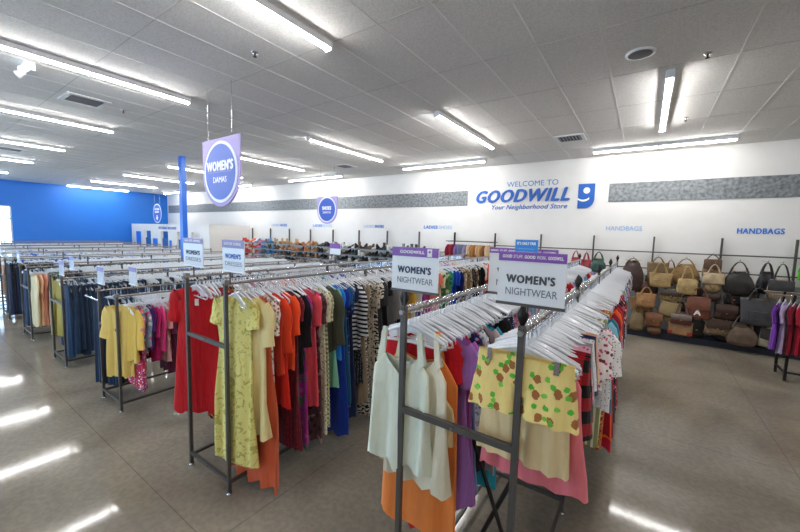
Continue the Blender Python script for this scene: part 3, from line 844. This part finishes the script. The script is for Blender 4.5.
garment('skirt', 'pink', fabric('plain', '#e87c86'), -.37, 1.66, 1.62, 1.09, .38, 0, 'pink nightdress hem flaring out behind the cream sleep shorts', 1)
Nr = [
 (1.74,'shorts','red and black','plaid','#cc2430','#141014',None,1.33, dict(dx=.05, w=.40)),
 (1.81,'shorts','red check','plaid','#c82030','#181014',None,1.36, dict(dx=.045, w=.40)),
 (1.89,'shorts','pink','floral','#e8b0c0','#c04070','#fff',1.42, dict(dx=.03, w=.4)),
 (1.97,'shorts','grey','plain','#a0a0a8','#fff',None,1.38, dict(dx=.03, w=.4)),
 (2.05,'shorts','white','dots','#ececee','#c88098',None,1.40, dict(dx=.03, w=.4)),
 (2.13,'shorts','navy','plain','#28305a','#fff',None,1.36, dict(dx=.03, w=.4)),
 (2.21,'shorts','peach','plain','#f0c0a0','#fff',None,1.4, dict(dx=.03, w=.4)),
 (2.30,'nightshirt','white and pink','floral','#f2eaea','#d85c84','#7a3a4a',1.3, dict(dx=.03, w=.42)),
 (2.42,'nightshirt','white','dots','#eeecec','#8a7078',None,1.17, dict(dx=.05, w=.46, lab='white nightshirt with small dark print among the right side nightwear')),
 (2.54,'nightshirt','pale pink','floral','#f2e4e8','#e07aa0','#8a5a6a',1.3, dict(dx=.03, w=.42)),
 (2.64,'trousers','olive and cream','vstripe','#8e9460','#e4dcc0',None,.84, dict(dx=.03, w=.42)),
 (2.76,'nightdress','light blue','plain','#86c8dc','#fff',None,1.1, dict(dx=.03, w=.42)),
 (2.88,'nightdress','teal','plain','#2a7c94','#fff',None,.95, dict(dx=.03, w=.42)),
 (3.0,'trousers','rust','floral','#c06a34','#e0c070','#7c2c1c',.64, dict(dx=.03, w=.42)),
 (3.12,'nightdress','dark red','plain','#a4162a','#fff',None,.66, dict(dx=.03, w=.42)),
 (3.25,'nightdress','bright orange','plain','#ff6a14','#fff',None,.56, dict(dx=.03, w=.42)),
 (3.4,'nightdress','crimson','plain','#c41a30','#fff',None,.42, dict(dx=.03, w=.42)),
 (3.56,'nightdress','wine red','plain','#8c1426','#fff',None,.4, dict(dx=.03, w=.42)),
 (3.72,'nightdress','black and red','bigfloral','#20141c','#d04a6c','#e8c8d0',.5, dict(dx=.03, w=.42)),
 (3.88,'nightdress','black','floral','#1c161c','#c83a5c','#e8d8dc',.5, dict(dx=.03, w=.42)),
 (4.04,'nightdress','red','bigfloral','#b81c30','#201418','#e0a0b0',.55, dict(dx=.03, w=.42)),
]
rs = [('pink','bigfloral','#e090b0','#fff','#b03a6a'),('red','plain','#c02030','#fff',None),('black','floral','#1c1820','#d86a8a','#e8e0e0'),('lilac','plain','#b8a0cc','#fff',None),('green','plain','#88a070','#fff',None),
 ('white','floral','#e8e4e4','#88a0c0','#c890a0'),('navy','plain','#202c54','#fff',None),('light blue','plain','#88b4e0','#fff',None),('grey','hstripe','#88888c','#c8c8cc',None),('dark blue','plain','#24345c','#fff',None)]
y = 4.2
for k in range(20):
    c = rs[k % 10] if k < 10 else rs[(k*3) % 10]
    Nr.append((y, 'nightdress', c[0], c[1], c[2], c[3], c[4], (.62, .6, .66, .58)[k % 4], dict(dx=.0, w=.39))); y += .155
row('nightwear rack right rail', -.40, Z1, Nr, True, .42)

# --- blouse rack right rail
ZL = 1.28
Lr = [
 (1.50,'cardigan','yellow','plain','#efce72','#fff',None,.42, dict(rz=.5, w=.33, dx=-.03, lab='yellow cardigan at the aisle end of the low blouse rack')),
 (1.55,'blouse','golden yellow','plain','#f0c860','#fff',None,.62, dict(rz=.2, dx=.04)),
 (1.60,'blouse','teal and pink','bigfloral','#e0808a','#3a8c9c','#e8d0c8',.8, dict(dx=.05)),
 (1.64,'dress','red and blue','floral','#c82a4a','#e8e0e8','#3a5ab0',.3, dict(dx=.03)),
 (1.69,'blouse','light blue','bigfloral','#88a8c0','#c84a6a','#e8e0e0',.7),
 (1.74,'blouse','purple','plain','#4c1c6e','#fff',None,.72, dict(dx=.03)),
 (1.80,'blouse','magenta','plain','#c41c6c','#fff',None,.56),
 (1.86,'blouse','hot pink','plain','#e03c84','#fff',None,.85),
 (1.92,'blouse','pale pink','plain','#e8b4b0','#fff',None,.52),
 (1.98,'blouse','maroon','plain','#5c1a3a','#fff',None,.4),
 (2.04,'blouse','plum','dots','#501c38','#9c6a80',None,.45),
 (2.10,'blouse','cream and green','floral','#d8d0b0','#6a8a5a','#c87a6a',.5),
 (2.16,'blouse','sand','floral','#e0c8a0','#b86a5a','#5a7a6a',.45),
 (2.22,'blouse','bright green','plain','#2c9a4a','#fff',None,.6),
 (2.28,'blouse','dark green','floral','#1e5a34','#c8b88a','#0e3a20',.42),
 (2.34,'blouse','black','floral','#1a1a1c','#a8a08a','#3a5a4a',.45),
]
y = 2.45
for k in range(20):
    c = (seq+nseq)[(k*11) % 35]; Lr.append((y, 'blouse', c[0], c[1], c[2], c[3], c[4], .55)); y += .24
row('blouse rack right rail', -4.98, ZL, Lr, w=.42)
JB = ['#1a3150', '#1f3d5c', '#16263e', '#26425e', '#152138']
Ll = [(1.52 + .06*k, 'jeans', ['blue','dark blue','faded blue','mid blue'][k % 4], 'denim', JB[k % 5], JB[(k+2) % 5], None, .18, dict(w=.36, rz=.3, dx=-.02) if k == 0 else {}) for k in range(5)]
row('blouse rack left rail', -5.58, ZL, Ll, w=.34)
# --- jeans rack
Jl = [(1.54, 'trousers', 'olive yellow', 'plain', '#b8a85a', '#fff', None, .36, dict(w=.36, rz=.3))]
row('jeans rack left rail', -7.89, ZL, Jl + [(1.62+.09*k, 'jeans', ['dark blue','blue','navy'][k % 3], 'denim', JB[(k*2) % 5], JB[(k+1) % 5], None, .2) for k in range(5)], w=.34)
Jr = []
y = 1.52
for k in range(30):
    Jr.append((y, 'jeans', ['dark blue','navy','blue','indigo'][k % 4], 'denim', JB[(k*3) % 5], JB[(k*3+1) % 5], None, .18 + .05*((k*7) % 3))); y += .055 if k < 18 else .22
row('jeans rack right rail', -7.23, ZL, Jr, w=.38)
# --- pastel rack
Kc = [('cream','plain','#e8d8b0','#fff',None),('peach','plain','#f0b890','#fff',None),('salmon','plain','#e8a084','#fff',None),('pale pink','plain','#e4b8a8','#fff',None),('green','plain','#4a7c4a','#fff',None),('dark green','plain','#2c5a3c','#fff',None),
 ('sage','plain','#5c7c5c','#fff',None),('dark brown','plain','#3c2c24','#fff',None),('brown','plain','#54402e','#fff',None),('grey blue','plain','#4a607c','#fff',None),('navy','plain','#202c4a','#fff',None),('blue','denim','#2c5080','#1c3454',None)]
row('pastel clothes rack right rail', -9.47, ZL, [(1.54+.06*k, 'blouse' if k < 4 else 'trousers', c[0], c[1], c[2], c[3], c[4], .26 if k < 4 else .16) for k, c in enumerate(Kc)], w=.42)
row('pastel clothes rack left rail', -10.13, ZL, [(1.54+.07*k, 'jeans', 'blue', 'denim', JB[k % 5], JB[(k+1) % 5], None, .2) for k in range(4)], w=.36)
row('sixth rack right rail', -11.92, ZL, [(1.54+.055*k, 'trousers', ['navy','dark navy','black'][k % 3], 'plain', ['#141f38','#101828','#1a2848'][k % 3], '#fff', None, .12) for k in range(14)], w=.4)
row('seventh rack right rail', -14.17, ZL, [(1.54+.06*k, 'blouse', Kc[k][0], Kc[k][1], Kc[k][2], Kc[k][3], Kc[k][4], .3) for k in (0, 7, 8, 3, 4)], w=.4)

# ------------------------------------------------------------ sign holders on racks
def holder(x, y, z0, w, h, band, head, title, sub, label, mt=M_LETTER, stem=None, pale=False, rz=0):
    t = thing('sign_holder', label, 'sign', (x, y, z0), rz)
    MB().box(-w/2, w/2, -.004, .004, 0, h).build('panel', plain('panel_pale', '#e4eaf4', .15) if pale else M_WHITE, t)  # pale holders get a bluish-white, glossier panel
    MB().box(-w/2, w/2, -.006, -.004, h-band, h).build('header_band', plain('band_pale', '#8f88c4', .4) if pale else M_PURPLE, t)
    MB().box(-w/2-.004, w/2+.004, -.008, .008, -.008, .004).build('frame', M_POST if not pale else M_CLEARFAR, t)
    if head:
        for bd, a, b, bold in head: lettering(bd, a*w, b*w, h-band*.68, h-band*.32, -.006, M_WHITELET, t, bold, dep=.001)
    if title: lettering(title, -w*.37, w*.36, h*.40, h*.40+h*.17, -.004, mt, t, .06, dep=.001)
    if sub: lettering(sub, -w*.37, w*.40, h*.17, h*.17+h*.14, -.004, M_THIN, t, .0, dep=.001)
    if stem: MB().tube([(stem[0], .0, -.004), (stem[0], .0, -stem[1])], .006, 6).build('stem', M_POST, t)
    return t
# front pair on the nightwear rack
holder(-.371, 1.47, 1.925, .264, .214, .038, [('GOOD', -.44, -.29, .05), ('STUFF.', -.27, -.12, 0), ('GOOD', -.10, .06, .05), ('WORK.', .08, .22, 0), ('GOODWILL.', .24, .46, .05)],
       "WOMEN'S", 'NIGHTWEAR', "right purple-topped white WOMEN'S NIGHTWEAR sign on the front finial post", plain('grey_letter','#4d5158',.6), (-.005, .03))
lf = holder(-.925, 1.47, 1.92, .266, .215, .045, [('GOODWILL', -.32, .22, .05)], "WOMEN'S", 'NIGHTWEAR', "left purple-topped WOMEN'S NIGHTWEAR sign on the nightwear rack", M_LETTER, (-.055, .10))
MB().box(.27*.275, .36*.275, -.008, -.006, .215-.042, .215-.006).build('emblem', M_WHITELET, lf)
MB().prism(disc(.315*.275, .215-.018, .006, .006, 16), -.009, -.008).build('emblem_eye', M_PURPLE, lf)
holder(-.478, 1.72, 1.92, .32, .225, .027, [('GOOD', -.48, -.36, .05), ('STUFF.', -.34, -.22, 0), ('GOOD', -.20, -.1, .05), ('WORK.', .18, .28, 0), ('GOODWILL.', .3, .48, .05)], "WOMEN'S", 'NIGHTWEAR',
       "white sign with purple band mostly hidden behind the right nightwear sign", M_LETTER, (.1, .04))
t = thing('sign_holder', "small sky blue sign reading IT'S ONLY FAIR above the nightwear signs", 'sign', (-.445, 1.66, 2.10))
MB().box(-.05, .05, -.004, .004, 0, .088).build('panel', plain('skyblue_sign', '#2a86d8', .4), t)
lettering("IT'S ONLY FAIR", -.042, .042, .064, .078, -.004, M_WHITELET, t, .04, dep=.001)
for k in range(3): MB().box(-.036, .036, -.005, -.004, .045-.014*k, .048-.014*k).build('text_line', M_PALE, t)
MB().tube([(0, 0, .0), (0, 0, -.27)], .005, 6).build('stem', M_POST, t)
hd = [('GOOD STUFF. GOODWILL.', -.4, .4, .02)]
holder(-3.14, 1.47, 1.885, .33, .232, .045, hd, "WOMEN'S", 'DRESSES', "left WOMEN'S sign holder on the dress rack above the red dress", M_LETTER, (0, .1), True)
holder(-2.53, 1.47, 1.885, .29, .235, .06, hd, "WOMEN'S", 'DRESSES', "right WOMEN'S sign holder on the dress rack above the yellow dresses", M_BLUE, (-.05, .1), True)
for i, (x, y, z) in enumerate([(-5.40, 1.45, 1.50), (-4.86, 1.6, 1.53), (-7.10, 1.45, 1.46), (-7.7, 1.7, 1.48), (-10.1, 1.45, 1.45), (-12.5, 1.5, 1.45), (-14.8, 1.5, 1.45)]):
    holder(x, y, z, .22, .20, .05, None, None, None, 'blank pale sign holder standing on the %s' % ['low blouse rack left rail', 'low blouse rack right rail', 'jeans rack left rail', 'jeans rack farther from the aisle', 'pastel clothes rack', 'sixth rack', 'seventh rack'][i], stem=(0, .06), pale=True)
holder(-4.5, 4.5, 1.80, .26, .2, .09, None, None, None, 'small purple-topped sign far back on the dress rack', stem=(0, .3))

# ------------------------------------------------------------ wall fixtures
upx = [-19.73, -17.09, -15.83, -14.4, -13.04, -11.66, -10.33, -8.95, -7.61, -6.27, -4.96, -3.65, -2.36, -1.08, .16, 1.35, 2.46, 3.7, 4.95]
def wall_fixture(label, xs_, rails_, nm='display_fixture'):
    t = thing(nm, label, 'shelving', (xs_[0], 10.2, 0))
    for x in xs_: MB().box(x-xs_[0]-.017, x-xs_[0]+.017, -.03, .03, 0, 2.29).build('upright', M_POST, t)
    for z, a, b in rails_: MB().tube([(a-xs_[0], -.08, z), (b-xs_[0], -.08, z)], .014, 8).build('rail', M_POST, t)
    return t
wall_fixture('empty wall rack left of the shoe shelves', upx[:2], [(1.95, -19.73, -17.09)])
# shoe shelving
shf = wall_fixture('long wall shelving unit loaded with rows of shoes', upx[2:11], [], 'shoe_shelving')
M_SHELF = plain('shelf_metal', '#8e979f', .4, .4)
zs = [.48, .72, .96, 1.2, 1.44, 1.68]
for k, z in enumerate(zs):
    mb = MB(); a, b = -15.75, -5.2
    mb.add([(a+15.83, -.72, z-.05), (b+15.83, -.72, z-.05), (b+15.83, -.03, z+.0), (a+15.83, -.03, z+.0), (a+15.83, -.72, z-.075), (b+15.83, -.72, z-.075), (b+15.83, -.03, z-.03), (a+15.83, -.03, z-.03)],
           [(0,1,2,3),(7,6,5,4),(4,5,1,0),(5,6,2,1),(6,7,3,2),(7,4,0,3)])
    mb.build('shelf', M_SHELF, shf)
def shoe_mesh(v):
    mb = MB(); rings = []; L = .25
    prof = [(0,.020,.07 if v < 2 else .075),(.03,.030,.085),(.08,.032,.07),(.13,.036,.045),(.18,.040,.04),(.22,.032,.034),(.25,.012,.02)]
    hl = (.0, .05, .02)[v]
    for (l, w, h) in prof:
        lift = hl*max(0, 1-l/.15)
        rings.append([(w*math.cos(2*PI*k/10), -l+.12, lift+ .004 + h*.5 + h*.5*math.sin(2*PI*k/10)) for k in range(10)])
    mb.loft(rings, (True, True))
    mb.box(-.02, .02, .06, .115, 0, hl+.01)
    mb.box(-.034, .034, -.12, .11 if v != 1 else -.02, 0, .009)
    if v == 2:
        mb.loft([[(r*math.cos(2*PI*k/10), .09+r*math.sin(2*PI*k/10), z) for k in range(10)] for r, z in ((.034,.05),(.036,.16))], (False, True))
    mb.v = [(x*1.55, y*1.2, z*1.5) for x, y, z in mb.v]
    return mb.mesh('shoe')
SM = [shoe_mesh(v) for v in range(3)]
shoe_cols = {'red':'#c83a30','pink':'#d87aa0','orange':'#d87a4a','blue':'#3a7cb0','tan':'#b08a5c','rust':'#a8623c','brown':'#5c4434','black':'#1c1b1f','grey':'#5c6066','white':'#d8d8d4','beige':'#c8b08c'}
SMAT = {k: plain('shoe_' + k, v, .45) for k, v in shoe_cols.items()}
nice = ['second lowest', 'third lowest', 'middle', 'second highest', 'top']
for si, z in enumerate(zs[2:]):
    n = 66
    for k in range(n):
        u = k/(n-1); x = -15.65 + u*10.35
        if u < .09: c = rnd.choice(['red','red','orange','pink','white','red'])
        elif u < .14: c = rnd.choice(['pink','red','white','blue'])
        elif u < .24: c = rnd.choice(['blue','blue','blue','grey'])
        elif u < .5: c = rnd.choice(['tan','rust','beige','tan','brown','orange'] if si > 1 else ['grey','brown','tan','black'])
        else: c = rnd.choice(['black','black','brown','grey','black','white','black'])
        o = mkobj('shoe', SM[rnd.choice((0,0,1,1,2)) if si == 3 else rnd.choice((0, 1))], None, None, (x, 9.62, z-.038), rnd.uniform(-.12,.12)+(PI if rnd.random() < .5 else 0))
        if not o.data.materials: o.data.materials.append(SMAT['black'])
        o.material_slots[0].link = 'OBJECT'; o.material_slots[0].material = SMAT[c]
        o.rotation_euler.x = 0
        tag(o, '%s shoe on the %s shelf of the shoe wall' % (c, ['fourth', 'third', 'second', 'top'][si]), 'shoe', '%s shoes on the %s shelf' % (c, ['fourth', 'third', 'second', 'top'][si]))
# raised rail of small garments left of the store name
rf = wall_fixture('wall rack with raised rail of small hanging clothes', upx[10:12], [(2.02, -5.05, -3.55)])
for x in (-4.96, -3.65): MB().box(x+4.96-.012, x+4.96+.012, -.42, -.03, 2.0, 2.03).build('bracket', M_POST, rf)
MB().tube([(-.09, -.4, 2.02), (1.41, -.4, 2.02)], .014, 8).build('rail', M_POST, rf)
cc = [('maroon','#8c2038'),('dark red','#a02c40'),('burgundy','#7c1c34'),('violet','#7c68a8'),('grey blue','#7484a8'),('slate','#6a7488'),('lilac','#9c88b8'),('cream','#d8ccb0'),('tan','#c09060'),('caramel','#b07840'),('beige','#d0b088'),('light tan','#d4a878'),('brown','#8c6038'),('sand','#dcc098')]
for k, (cn, c) in enumerate(cc):
    x = -4.88 + k*.094
    garment('blouse', cn, fabric('plain', c), x, 9.8, 1.93, 1.58, .30, PI/2 - .3, '%s small top on the raised wall rail, %s from the left' % (cn, ordn(k)), k % 3)

# handbag fixture
hbx = upx[11:]
hf = wall_fixture('long handbag wall fixture with rails, hooks and dark base', hbx, [(1.93, -3.65, 4.95), (1.55, -3.65, 4.95)])
ox = hbx[0]
MB().box(-1.2-ox, 4.95-ox, -.0, .05, .14, 1.35).build('back_panel', plain('fixture_grey_panel', '#8b9094', .5), hf)
MB().box(-1.2-ox, 4.95-ox, -.45, .04, 0, .13).build('base_deck', plain('navy_base', '#1b2436', .4), hf)

# ------------------------------------------------------------ handbags
def darker(h, k=.82):
    h = h.lstrip('#'); return '#' + ''.join('%02x' % int(int(h[i:i+2], 16)*k) for i in (0, 2, 4))
def leather(name, c, pat=None, c2=None):
    c = darker(c)
    key = 'leather_' + c + (pat or '')
    if key in MATS: return MATS[key]
    if pat in ('leopard', 'bigfloral', 'hstripe', 'vstripe', 'leaf'):
        m = fabric(pat, c, c2 or '#3a2a1c'); m.node_tree.nodes['Principled BSDF'].inputs['Roughness'].default_value = .5
    else: m = plain(key, c, .42, noise=.25, nscale=9, bump=.5)
    MATS[key] = m; return m
M_GOLD = plain('brass_clasp', '#c8a860', .3, 1)
def bag(lab, cx, cz, w, h, c, style='tote', hh=.25, y=9.72, pat=None, c2=None, hc=None, tilt=0, letter=None, thick=.13, accents=None):
    w *= 1.12; h *= 1.1
    mat = leather(lab, c, pat, c2); hm = leather(lab+'h', hc or c)
    t = thing('handbag', lab, 'handbag', (cx, y, cz-h/2)); t.rotation_euler = (0, tilt, rnd.uniform(-.15, .15))
    mb = MB(); rings = []; R = 9; N = 20
    for j in range(R):
        u = j/(R-1)
        if style == 'hobo': wf = .72+.5*math.sin(PI*min(1,(1-u)*.75+.12)) - .55*u*u; bk = math.sqrt(max(.02, 1-(2*u-.75)**2*.55))
        elif style == 'round': wf = math.sqrt(max(.06, 1-(2*u-1)**2*.95)); bk = wf
        elif style == 'satchel': wf = 1-.22*u**2; bk = 1-.55*u
        elif style == 'box': wf = 1; bk = 1
        elif style == 'backpack': wf = 1-.25*u**3; bk = 1-.3*u
        else: wf = .9+.12*u; bk = 1-.6*u
        hw = w/2*wf; tk = thick/2*bk*(.7+.4*math.sin(PI*min(1, u+.15)))
        ex = .45 if style in ('box', 'tote') else .7
        rr = []
        for k in range(N):
            a = 2*PI*k/N; cc_, s_ = math.cos(a), math.sin(a)
            lump = 1 + (.07*math.sin(3*a+j*1.3) if style in ('hobo', 'satchel') else 0)
            sag = (-.05*h*math.cos(PI*cc_/2) if style in ('hobo', 'tote') and j == 0 else 0) + (-.16*h*(1-abs(cc_)) if style == 'hobo' and j == R-1 else 0)
            rr.append((hw*math.copysign(abs(cc_)**ex, cc_), tk*lump*math.copysign(abs(s_)**ex, s_), h*u+sag))
        rings.append(rr)
    mb.loft(rings, (True, True)); body = mb.build('bag_body', mat, t)
    top = h*.9 if style != 'hobo' else h*.82
    hs = (.28 if style in ('satchel', 'box', 'tote') else .34)*w
    for s in ((-1, 1) if style in ('tote', 'hobo', 'box') else (1,)):
        yy = -s*thick*.28
        pts = [(hs*math.copysign(abs(i/6-1)**.8, i/6-1), yy*(1-.9*(1-abs(i/6-1))), top + hh*(1-abs(i/6-1)**1.7)) for i in range(13)]
        MB().tube(pts, .011, 6, True, 1.3).build('strap', hm, t)
    if style in ('satchel', 'backpack', 'flap'):
        fl = MB(); rr = []
        for j in range(5):
            u = j/4
            rr.append([(x*w*.46, -thick*(.30+.28*min(1, u*1.6)) + .0, h*(.96-.5*u) - (.08*h*(1-abs(x)**2) if j == 4 else 0)) for x in [-1+2*i/8 for i in range(9)]])
        vs = [v for q in rr for v in q]; fs = [(j*9+i, j*9+i+1, (j+1)*9+i+1, (j+1)*9+i) for j in range(4) for i in range(8)]
        n_ = len(vs); vs2 = [(x, yv-.006, z) for x, yv, z in vs]
        fl.add(vs + vs2, fs + [tuple(i+n_ for i in f)[::-1] for f in fs], True)
        f_ = fl.build('flap', hm if hc else mat, t)
        MB().cbox((0, -thick*.62-.004, h*.40), (.03, .012, .025)).build('clasp', M_GOLD, f_)
    else:
        MB().tube([(-w*.36, -thick*.22, h*.97), (w*.36, -thick*.22, h*.97)], .006, 5).build('zipper', M_GOLD, t)
    if style in ('tote', 'satchel', 'hobo'):
        pk = MB(); pk.box(-w*.27, w*.27, -thick*.56, -thick*.3, h*.14, h*.5); pk.build('pocket', mat, t)
    if accents:
        for s in (-1, 1): MB().cbox((s*w*.4, -thick*.4, h*.15), (w*.2, thick*.3, h*.26)).build('corner_patch', leather('a', accents), t)
    if letter:
        lettering(letter, -w*.16, w*.14, h*.16, h*.42, -thick*.57, M_WHITELET, t, .05, dep=.004)
    MB().tube([(0, .33, top+hh+.02), (0, .0, top+hh+.02), (0, -.04, top+hh+.05)], .005, 5).build('display_hook', M_CHROME, t)
    return t
bag('dark brown slouchy leather bag left of the gold tote', -.20, 1.42, .36, .62, '#4a3029', 'hobo', .14, 9.7)
bag('dark brown hobo bag half hidden behind the light tan tote', .16, 1.15, .25, .42, '#43302a', 'hobo', .25, 9.9)
bag('olive brown tote bag behind the gold tote', .27, 1.50, .36, .38, '#8a6f4c', 'tote', .16, 9.88)
bag('metallic gold tote bag with long straps, uppermost row', .33, 1.34, .37, .27, '#c0a06a', 'tote', .26, 9.68)
bag('tan slouchy bag above the gold flap bag', .76, 1.50, .40, .40, '#ab8a5c', 'hobo', .18, 9.86, pat='leaf', c2='#7c5c38')
bag('crinkled gold flap bag in the upper row', .79, 1.24, .32, .30, '#c8ae76', 'satchel', .30, 9.66)
bag('khaki backpack hanging above the cream clutch', 1.19, 1.66, .28, .34, '#a58c62', 'backpack', .12, 9.86, hc='#5c3f2c')
bag('cream rectangular clutch bag with thin strap', 1.21, 1.45, .31, .20, '#d8c19a', 'box', .2, 9.66, thick=.08)
bag('small round tan bag below the cream clutch', 1.21, 1.25, .24, .20, '#9c8258', 'round', .1, 9.68, pat='leaf', c2='#4c3c28')
bag('dark brown round bag below the small tan bag', 1.21, 1.08, .28, .22, '#4b3a30', 'round', .1, 9.72)
bag('large black leather shoulder bag in the upper row', 1.59, 1.41, .38, .42, '#2c2829', 'hobo', .26, 9.7)
bag('black strappy bag behind the pleated beige bag', 2.02, 1.44, .22, .40, '#26262c', 'hobo', .24, 9.88)
bag('pleated beige bag with dark straps', 2.18, 1.33, .34, .34, '#b6a285', 'satchel', .34, 9.66, pat='vstripe', c2='#8c7a60', hc='#38383c')
bag('light tan tote with short handles, left end of middle row', .10, .87, .33, .27, '#c4925e', 'tote', .17, 9.62)
bag('tan leather tote leaning behind the light tan tote', .01, .74, .34, .30, '#b5885a', 'tote', .1, 9.8, tilt=-.12)
bag('gold and brown crumpled satchel in the middle row', .54, 1.03, .36, .24, '#a78c5a', 'satchel', .14, 9.68, pat='leaf', c2='#4a3624', hc='#3c2a20')
bag('straw coloured striped bag in the middle row', .52, .72, .33, .28, '#c2ac7c', 'box', .1, 9.68, pat='hstripe', c2='#94805a', tilt=.16)
bag('pale straw pouch below the striped bag', .58, .50, .24, .18, '#b59a6a', 'round', .08, 9.74)
bag('reddish brown bag with a white letter A', 1.01, .82, .37, .42, '#7f4630', 'backpack', .24, 9.64, letter='A')
bag('small brown satchel right of the letter bag', 1.45, .79, .33, .28, '#4a3026', 'satchel', .26, 9.68)
bag('large charcoal grey canvas shoulder bag', 1.90, .87, .46, .46, '#4b4c52', 'tote', .26, 9.62, hc='#3c3d42')
bag('chestnut brown satchel in the lower row', .27, .45, .30, .28, '#8a5838', 'satchel', .16, 9.66)
bag('floppy tan bag at the lower left end', -.03, .38, .24, .40, '#98835e', 'hobo', .18, 9.7)
bag('small brown pouch lowest at the left', .30, .20, .24, .18, '#7c5334', 'round', .08, 9.66)
bag('peach bag with red corners at the bottom', .75, .32, .38, .26, '#c99a6c', 'box', .05, 9.7, accents='#b0342c')
bag('dark red and grey flat bag above the peach bag', .75, .54, .33, .20, '#6a2c2a', 'satchel', .3, 9.62, hc='#7c6a60')
bag('snakeskin boxy bag with brass clasp', 1.34, .46, .36, .30, '#a18a6c', 'satchel', .14, 9.66, pat='leopard', c2='#3c2a1e', hc='#4c3626')
bag('grey brown slouchy hobo bag in the lower row', 1.72, .36, .38, .36, '#7c6a58', 'hobo', .30, 9.64)
bag('cream white bag with black trim at the lower right', 2.12, .38, .28, .34, '#c9c4ae', 'satchel', .24, 9.66, hc='#3a3a38')
bag('black leather bag between the hobo and the cream bag', 1.98, .36, .28, .4, '#1f1e22', 'tote', .2, 9.86)
bag('black tote behind the small brown satchel', 1.68, .80, .30, .36, '#232226', 'tote', .2, 9.88)
bag('black bag hanging low behind the peach bag', 1.04, .34, .26, .32, '#25211f', 'satchel', .2, 9.88)
bag('dark grey bag right of the snakeskin bag top', .94, 1.14, .28, .34, '#3c302a', 'hobo', .2, 9.9)
bag('coral red tote hanging far left on the handbag wall', -1.40, 1.58, .20, .30, '#b83a4c', 'hobo', .2, 9.72)
bag('dark green bag left of the slouchy brown bag', -.90, 1.58, .27, .30, '#2a5a50', 'hobo', .2, 9.72)
bag('pink red bag beside the dark green bag', -1.18, 1.52, .2, .3, '#c0384c', 'tote', .2, 9.86)
bag('brown drawstring bag above the light tan tote', .02, 1.12, .26, .26, '#6a4a34', 'hobo', .2, 9.84)
bag('dark brown leather pouch between gold satchel and letter bag', .80, .86, .24, .3, '#3a2a22', 'hobo', .2, 9.8)
bag('camel tote partly behind the metallic gold tote', .50, 1.42, .26, .34, '#8c6a42', 'tote', .2, 9.9)
bag('black pouch left of the charcoal canvas bag', 1.58, 1.06, .26, .24, '#26221f', 'satchel', .15, 9.86)
bag('dark olive tote at the right under the black shoulder bag', 1.80, 1.12, .28, .26, '#34322c', 'tote', .12, 9.88)
bag('dark grey hobo beside the cream white bag', 2.36, .62, .3, .34, '#2e2d30', 'hobo', .2, 9.8)
bag('black crossbody behind the grey brown hobo', 1.50, .30, .26, .3, '#201e1e', 'satchel', .2, 9.88)
bag('tan bucket bag left of the chestnut satchel', .12, .52, .22, .3, '#9a7448', 'tote', .12, 9.84)
# green cloth on the wall rail at the right edge
garment('blouse', 'green', fabric('plain', '#4cc428'), 2.68, 9.75, 1.86, 1.2, .5, .3, 'bright lime green top on the wall rail at the right edge', 1)

# ------------------------------------------------------------ short rack at the right edge
t = thing('garment_rack', 'low dark rack with purple and red tops at the right edge', 'clothes rack', (2.0, 8.1, 0))
for x in (.0, 2.6):
    for yy in (0, .5):
        MB().box(x-.017, x+.017, yy-.017, yy+.017, 0, 1.40).build('post', M_DARK, t)
    MB().box(x-.012, x+.012, 0, .5, .12, .15).build('cross_bar', M_DARK, t)
MB().box(0, 2.6, -.012, .012, .13, .16).build('base_rail', M_DARK, t)
for yy in (0, .5): MB().tube([(-.25, yy, 1.38), (2.65, yy, 1.38)], .014, 8).build('hang_rail', M_RAIL, t)
rc = [('purple','#6a2c9c','trousers'),('lilac','#b8a4cc','blouse'),('dark red','#8c1430','blouse'),('crimson','#b41c38','blouse'),('ruby','#a01830','blouse'),('scarlet','#c42430','blouse'),('rust orange','#b8542c','blouse'),('orange','#c86430','blouse'),('brown','#7c4428','blouse'),('maroon','#6c1c2c','blouse')]
for k, (cn, c, kd) in enumerate(rc):
    garment('blouse', cn, fabric('plain', c), 1.86 + .085*k, 8.08, 1.27, .5-.012*k, .42, PI/2-.5, '%s top on the right edge rack, %s from the left' % (cn, ordn(k)), 1)
for k in range(16):
    place_hanger(1.84 + .06*k, 8.1, 1.38, PI/2-.4, 'clear plastic hanger on the right edge rack', 'clear hangers on the right edge rack')

# ------------------------------------------------------------ camera
yaw, pit, rol = math.radians(-34.5594), math.radians(5.2038), math.radians(1.5225)
f = Vector((math.sin(yaw)*math.cos(pit), math.cos(yaw)*math.cos(pit), -math.sin(pit)))
ri = Vector((math.cos(yaw), -math.sin(yaw), 0)); up = ri.cross(f)
r2 = ri*math.cos(rol) + up*math.sin(rol); u2 = up*math.cos(rol) - ri*math.sin(rol)
cam = bpy.data.cameras.new('camera'); co = bpy.data.objects.new('camera', cam); COL.objects.link(co)
cam.sensor_width = 36; cam.lens = 36*354.16/800; cam.clip_end = 200; cam.clip_start = .05
mw = Matrix((r2, u2, -f)).transposed().to_4x4(); mw.translation = Vector((0, 0, 2.2)); co.matrix_world = mw
sc.camera = co

# ------------------------------------------------------------ daylight
w = bpy.data.worlds.new('daylight'); sc.world = w; w.use_nodes = True
bg = w.node_tree.nodes['Background']; bg.inputs[0].default_value = (.56, .77, 1, 1); bg.inputs[1].default_value = 9.0
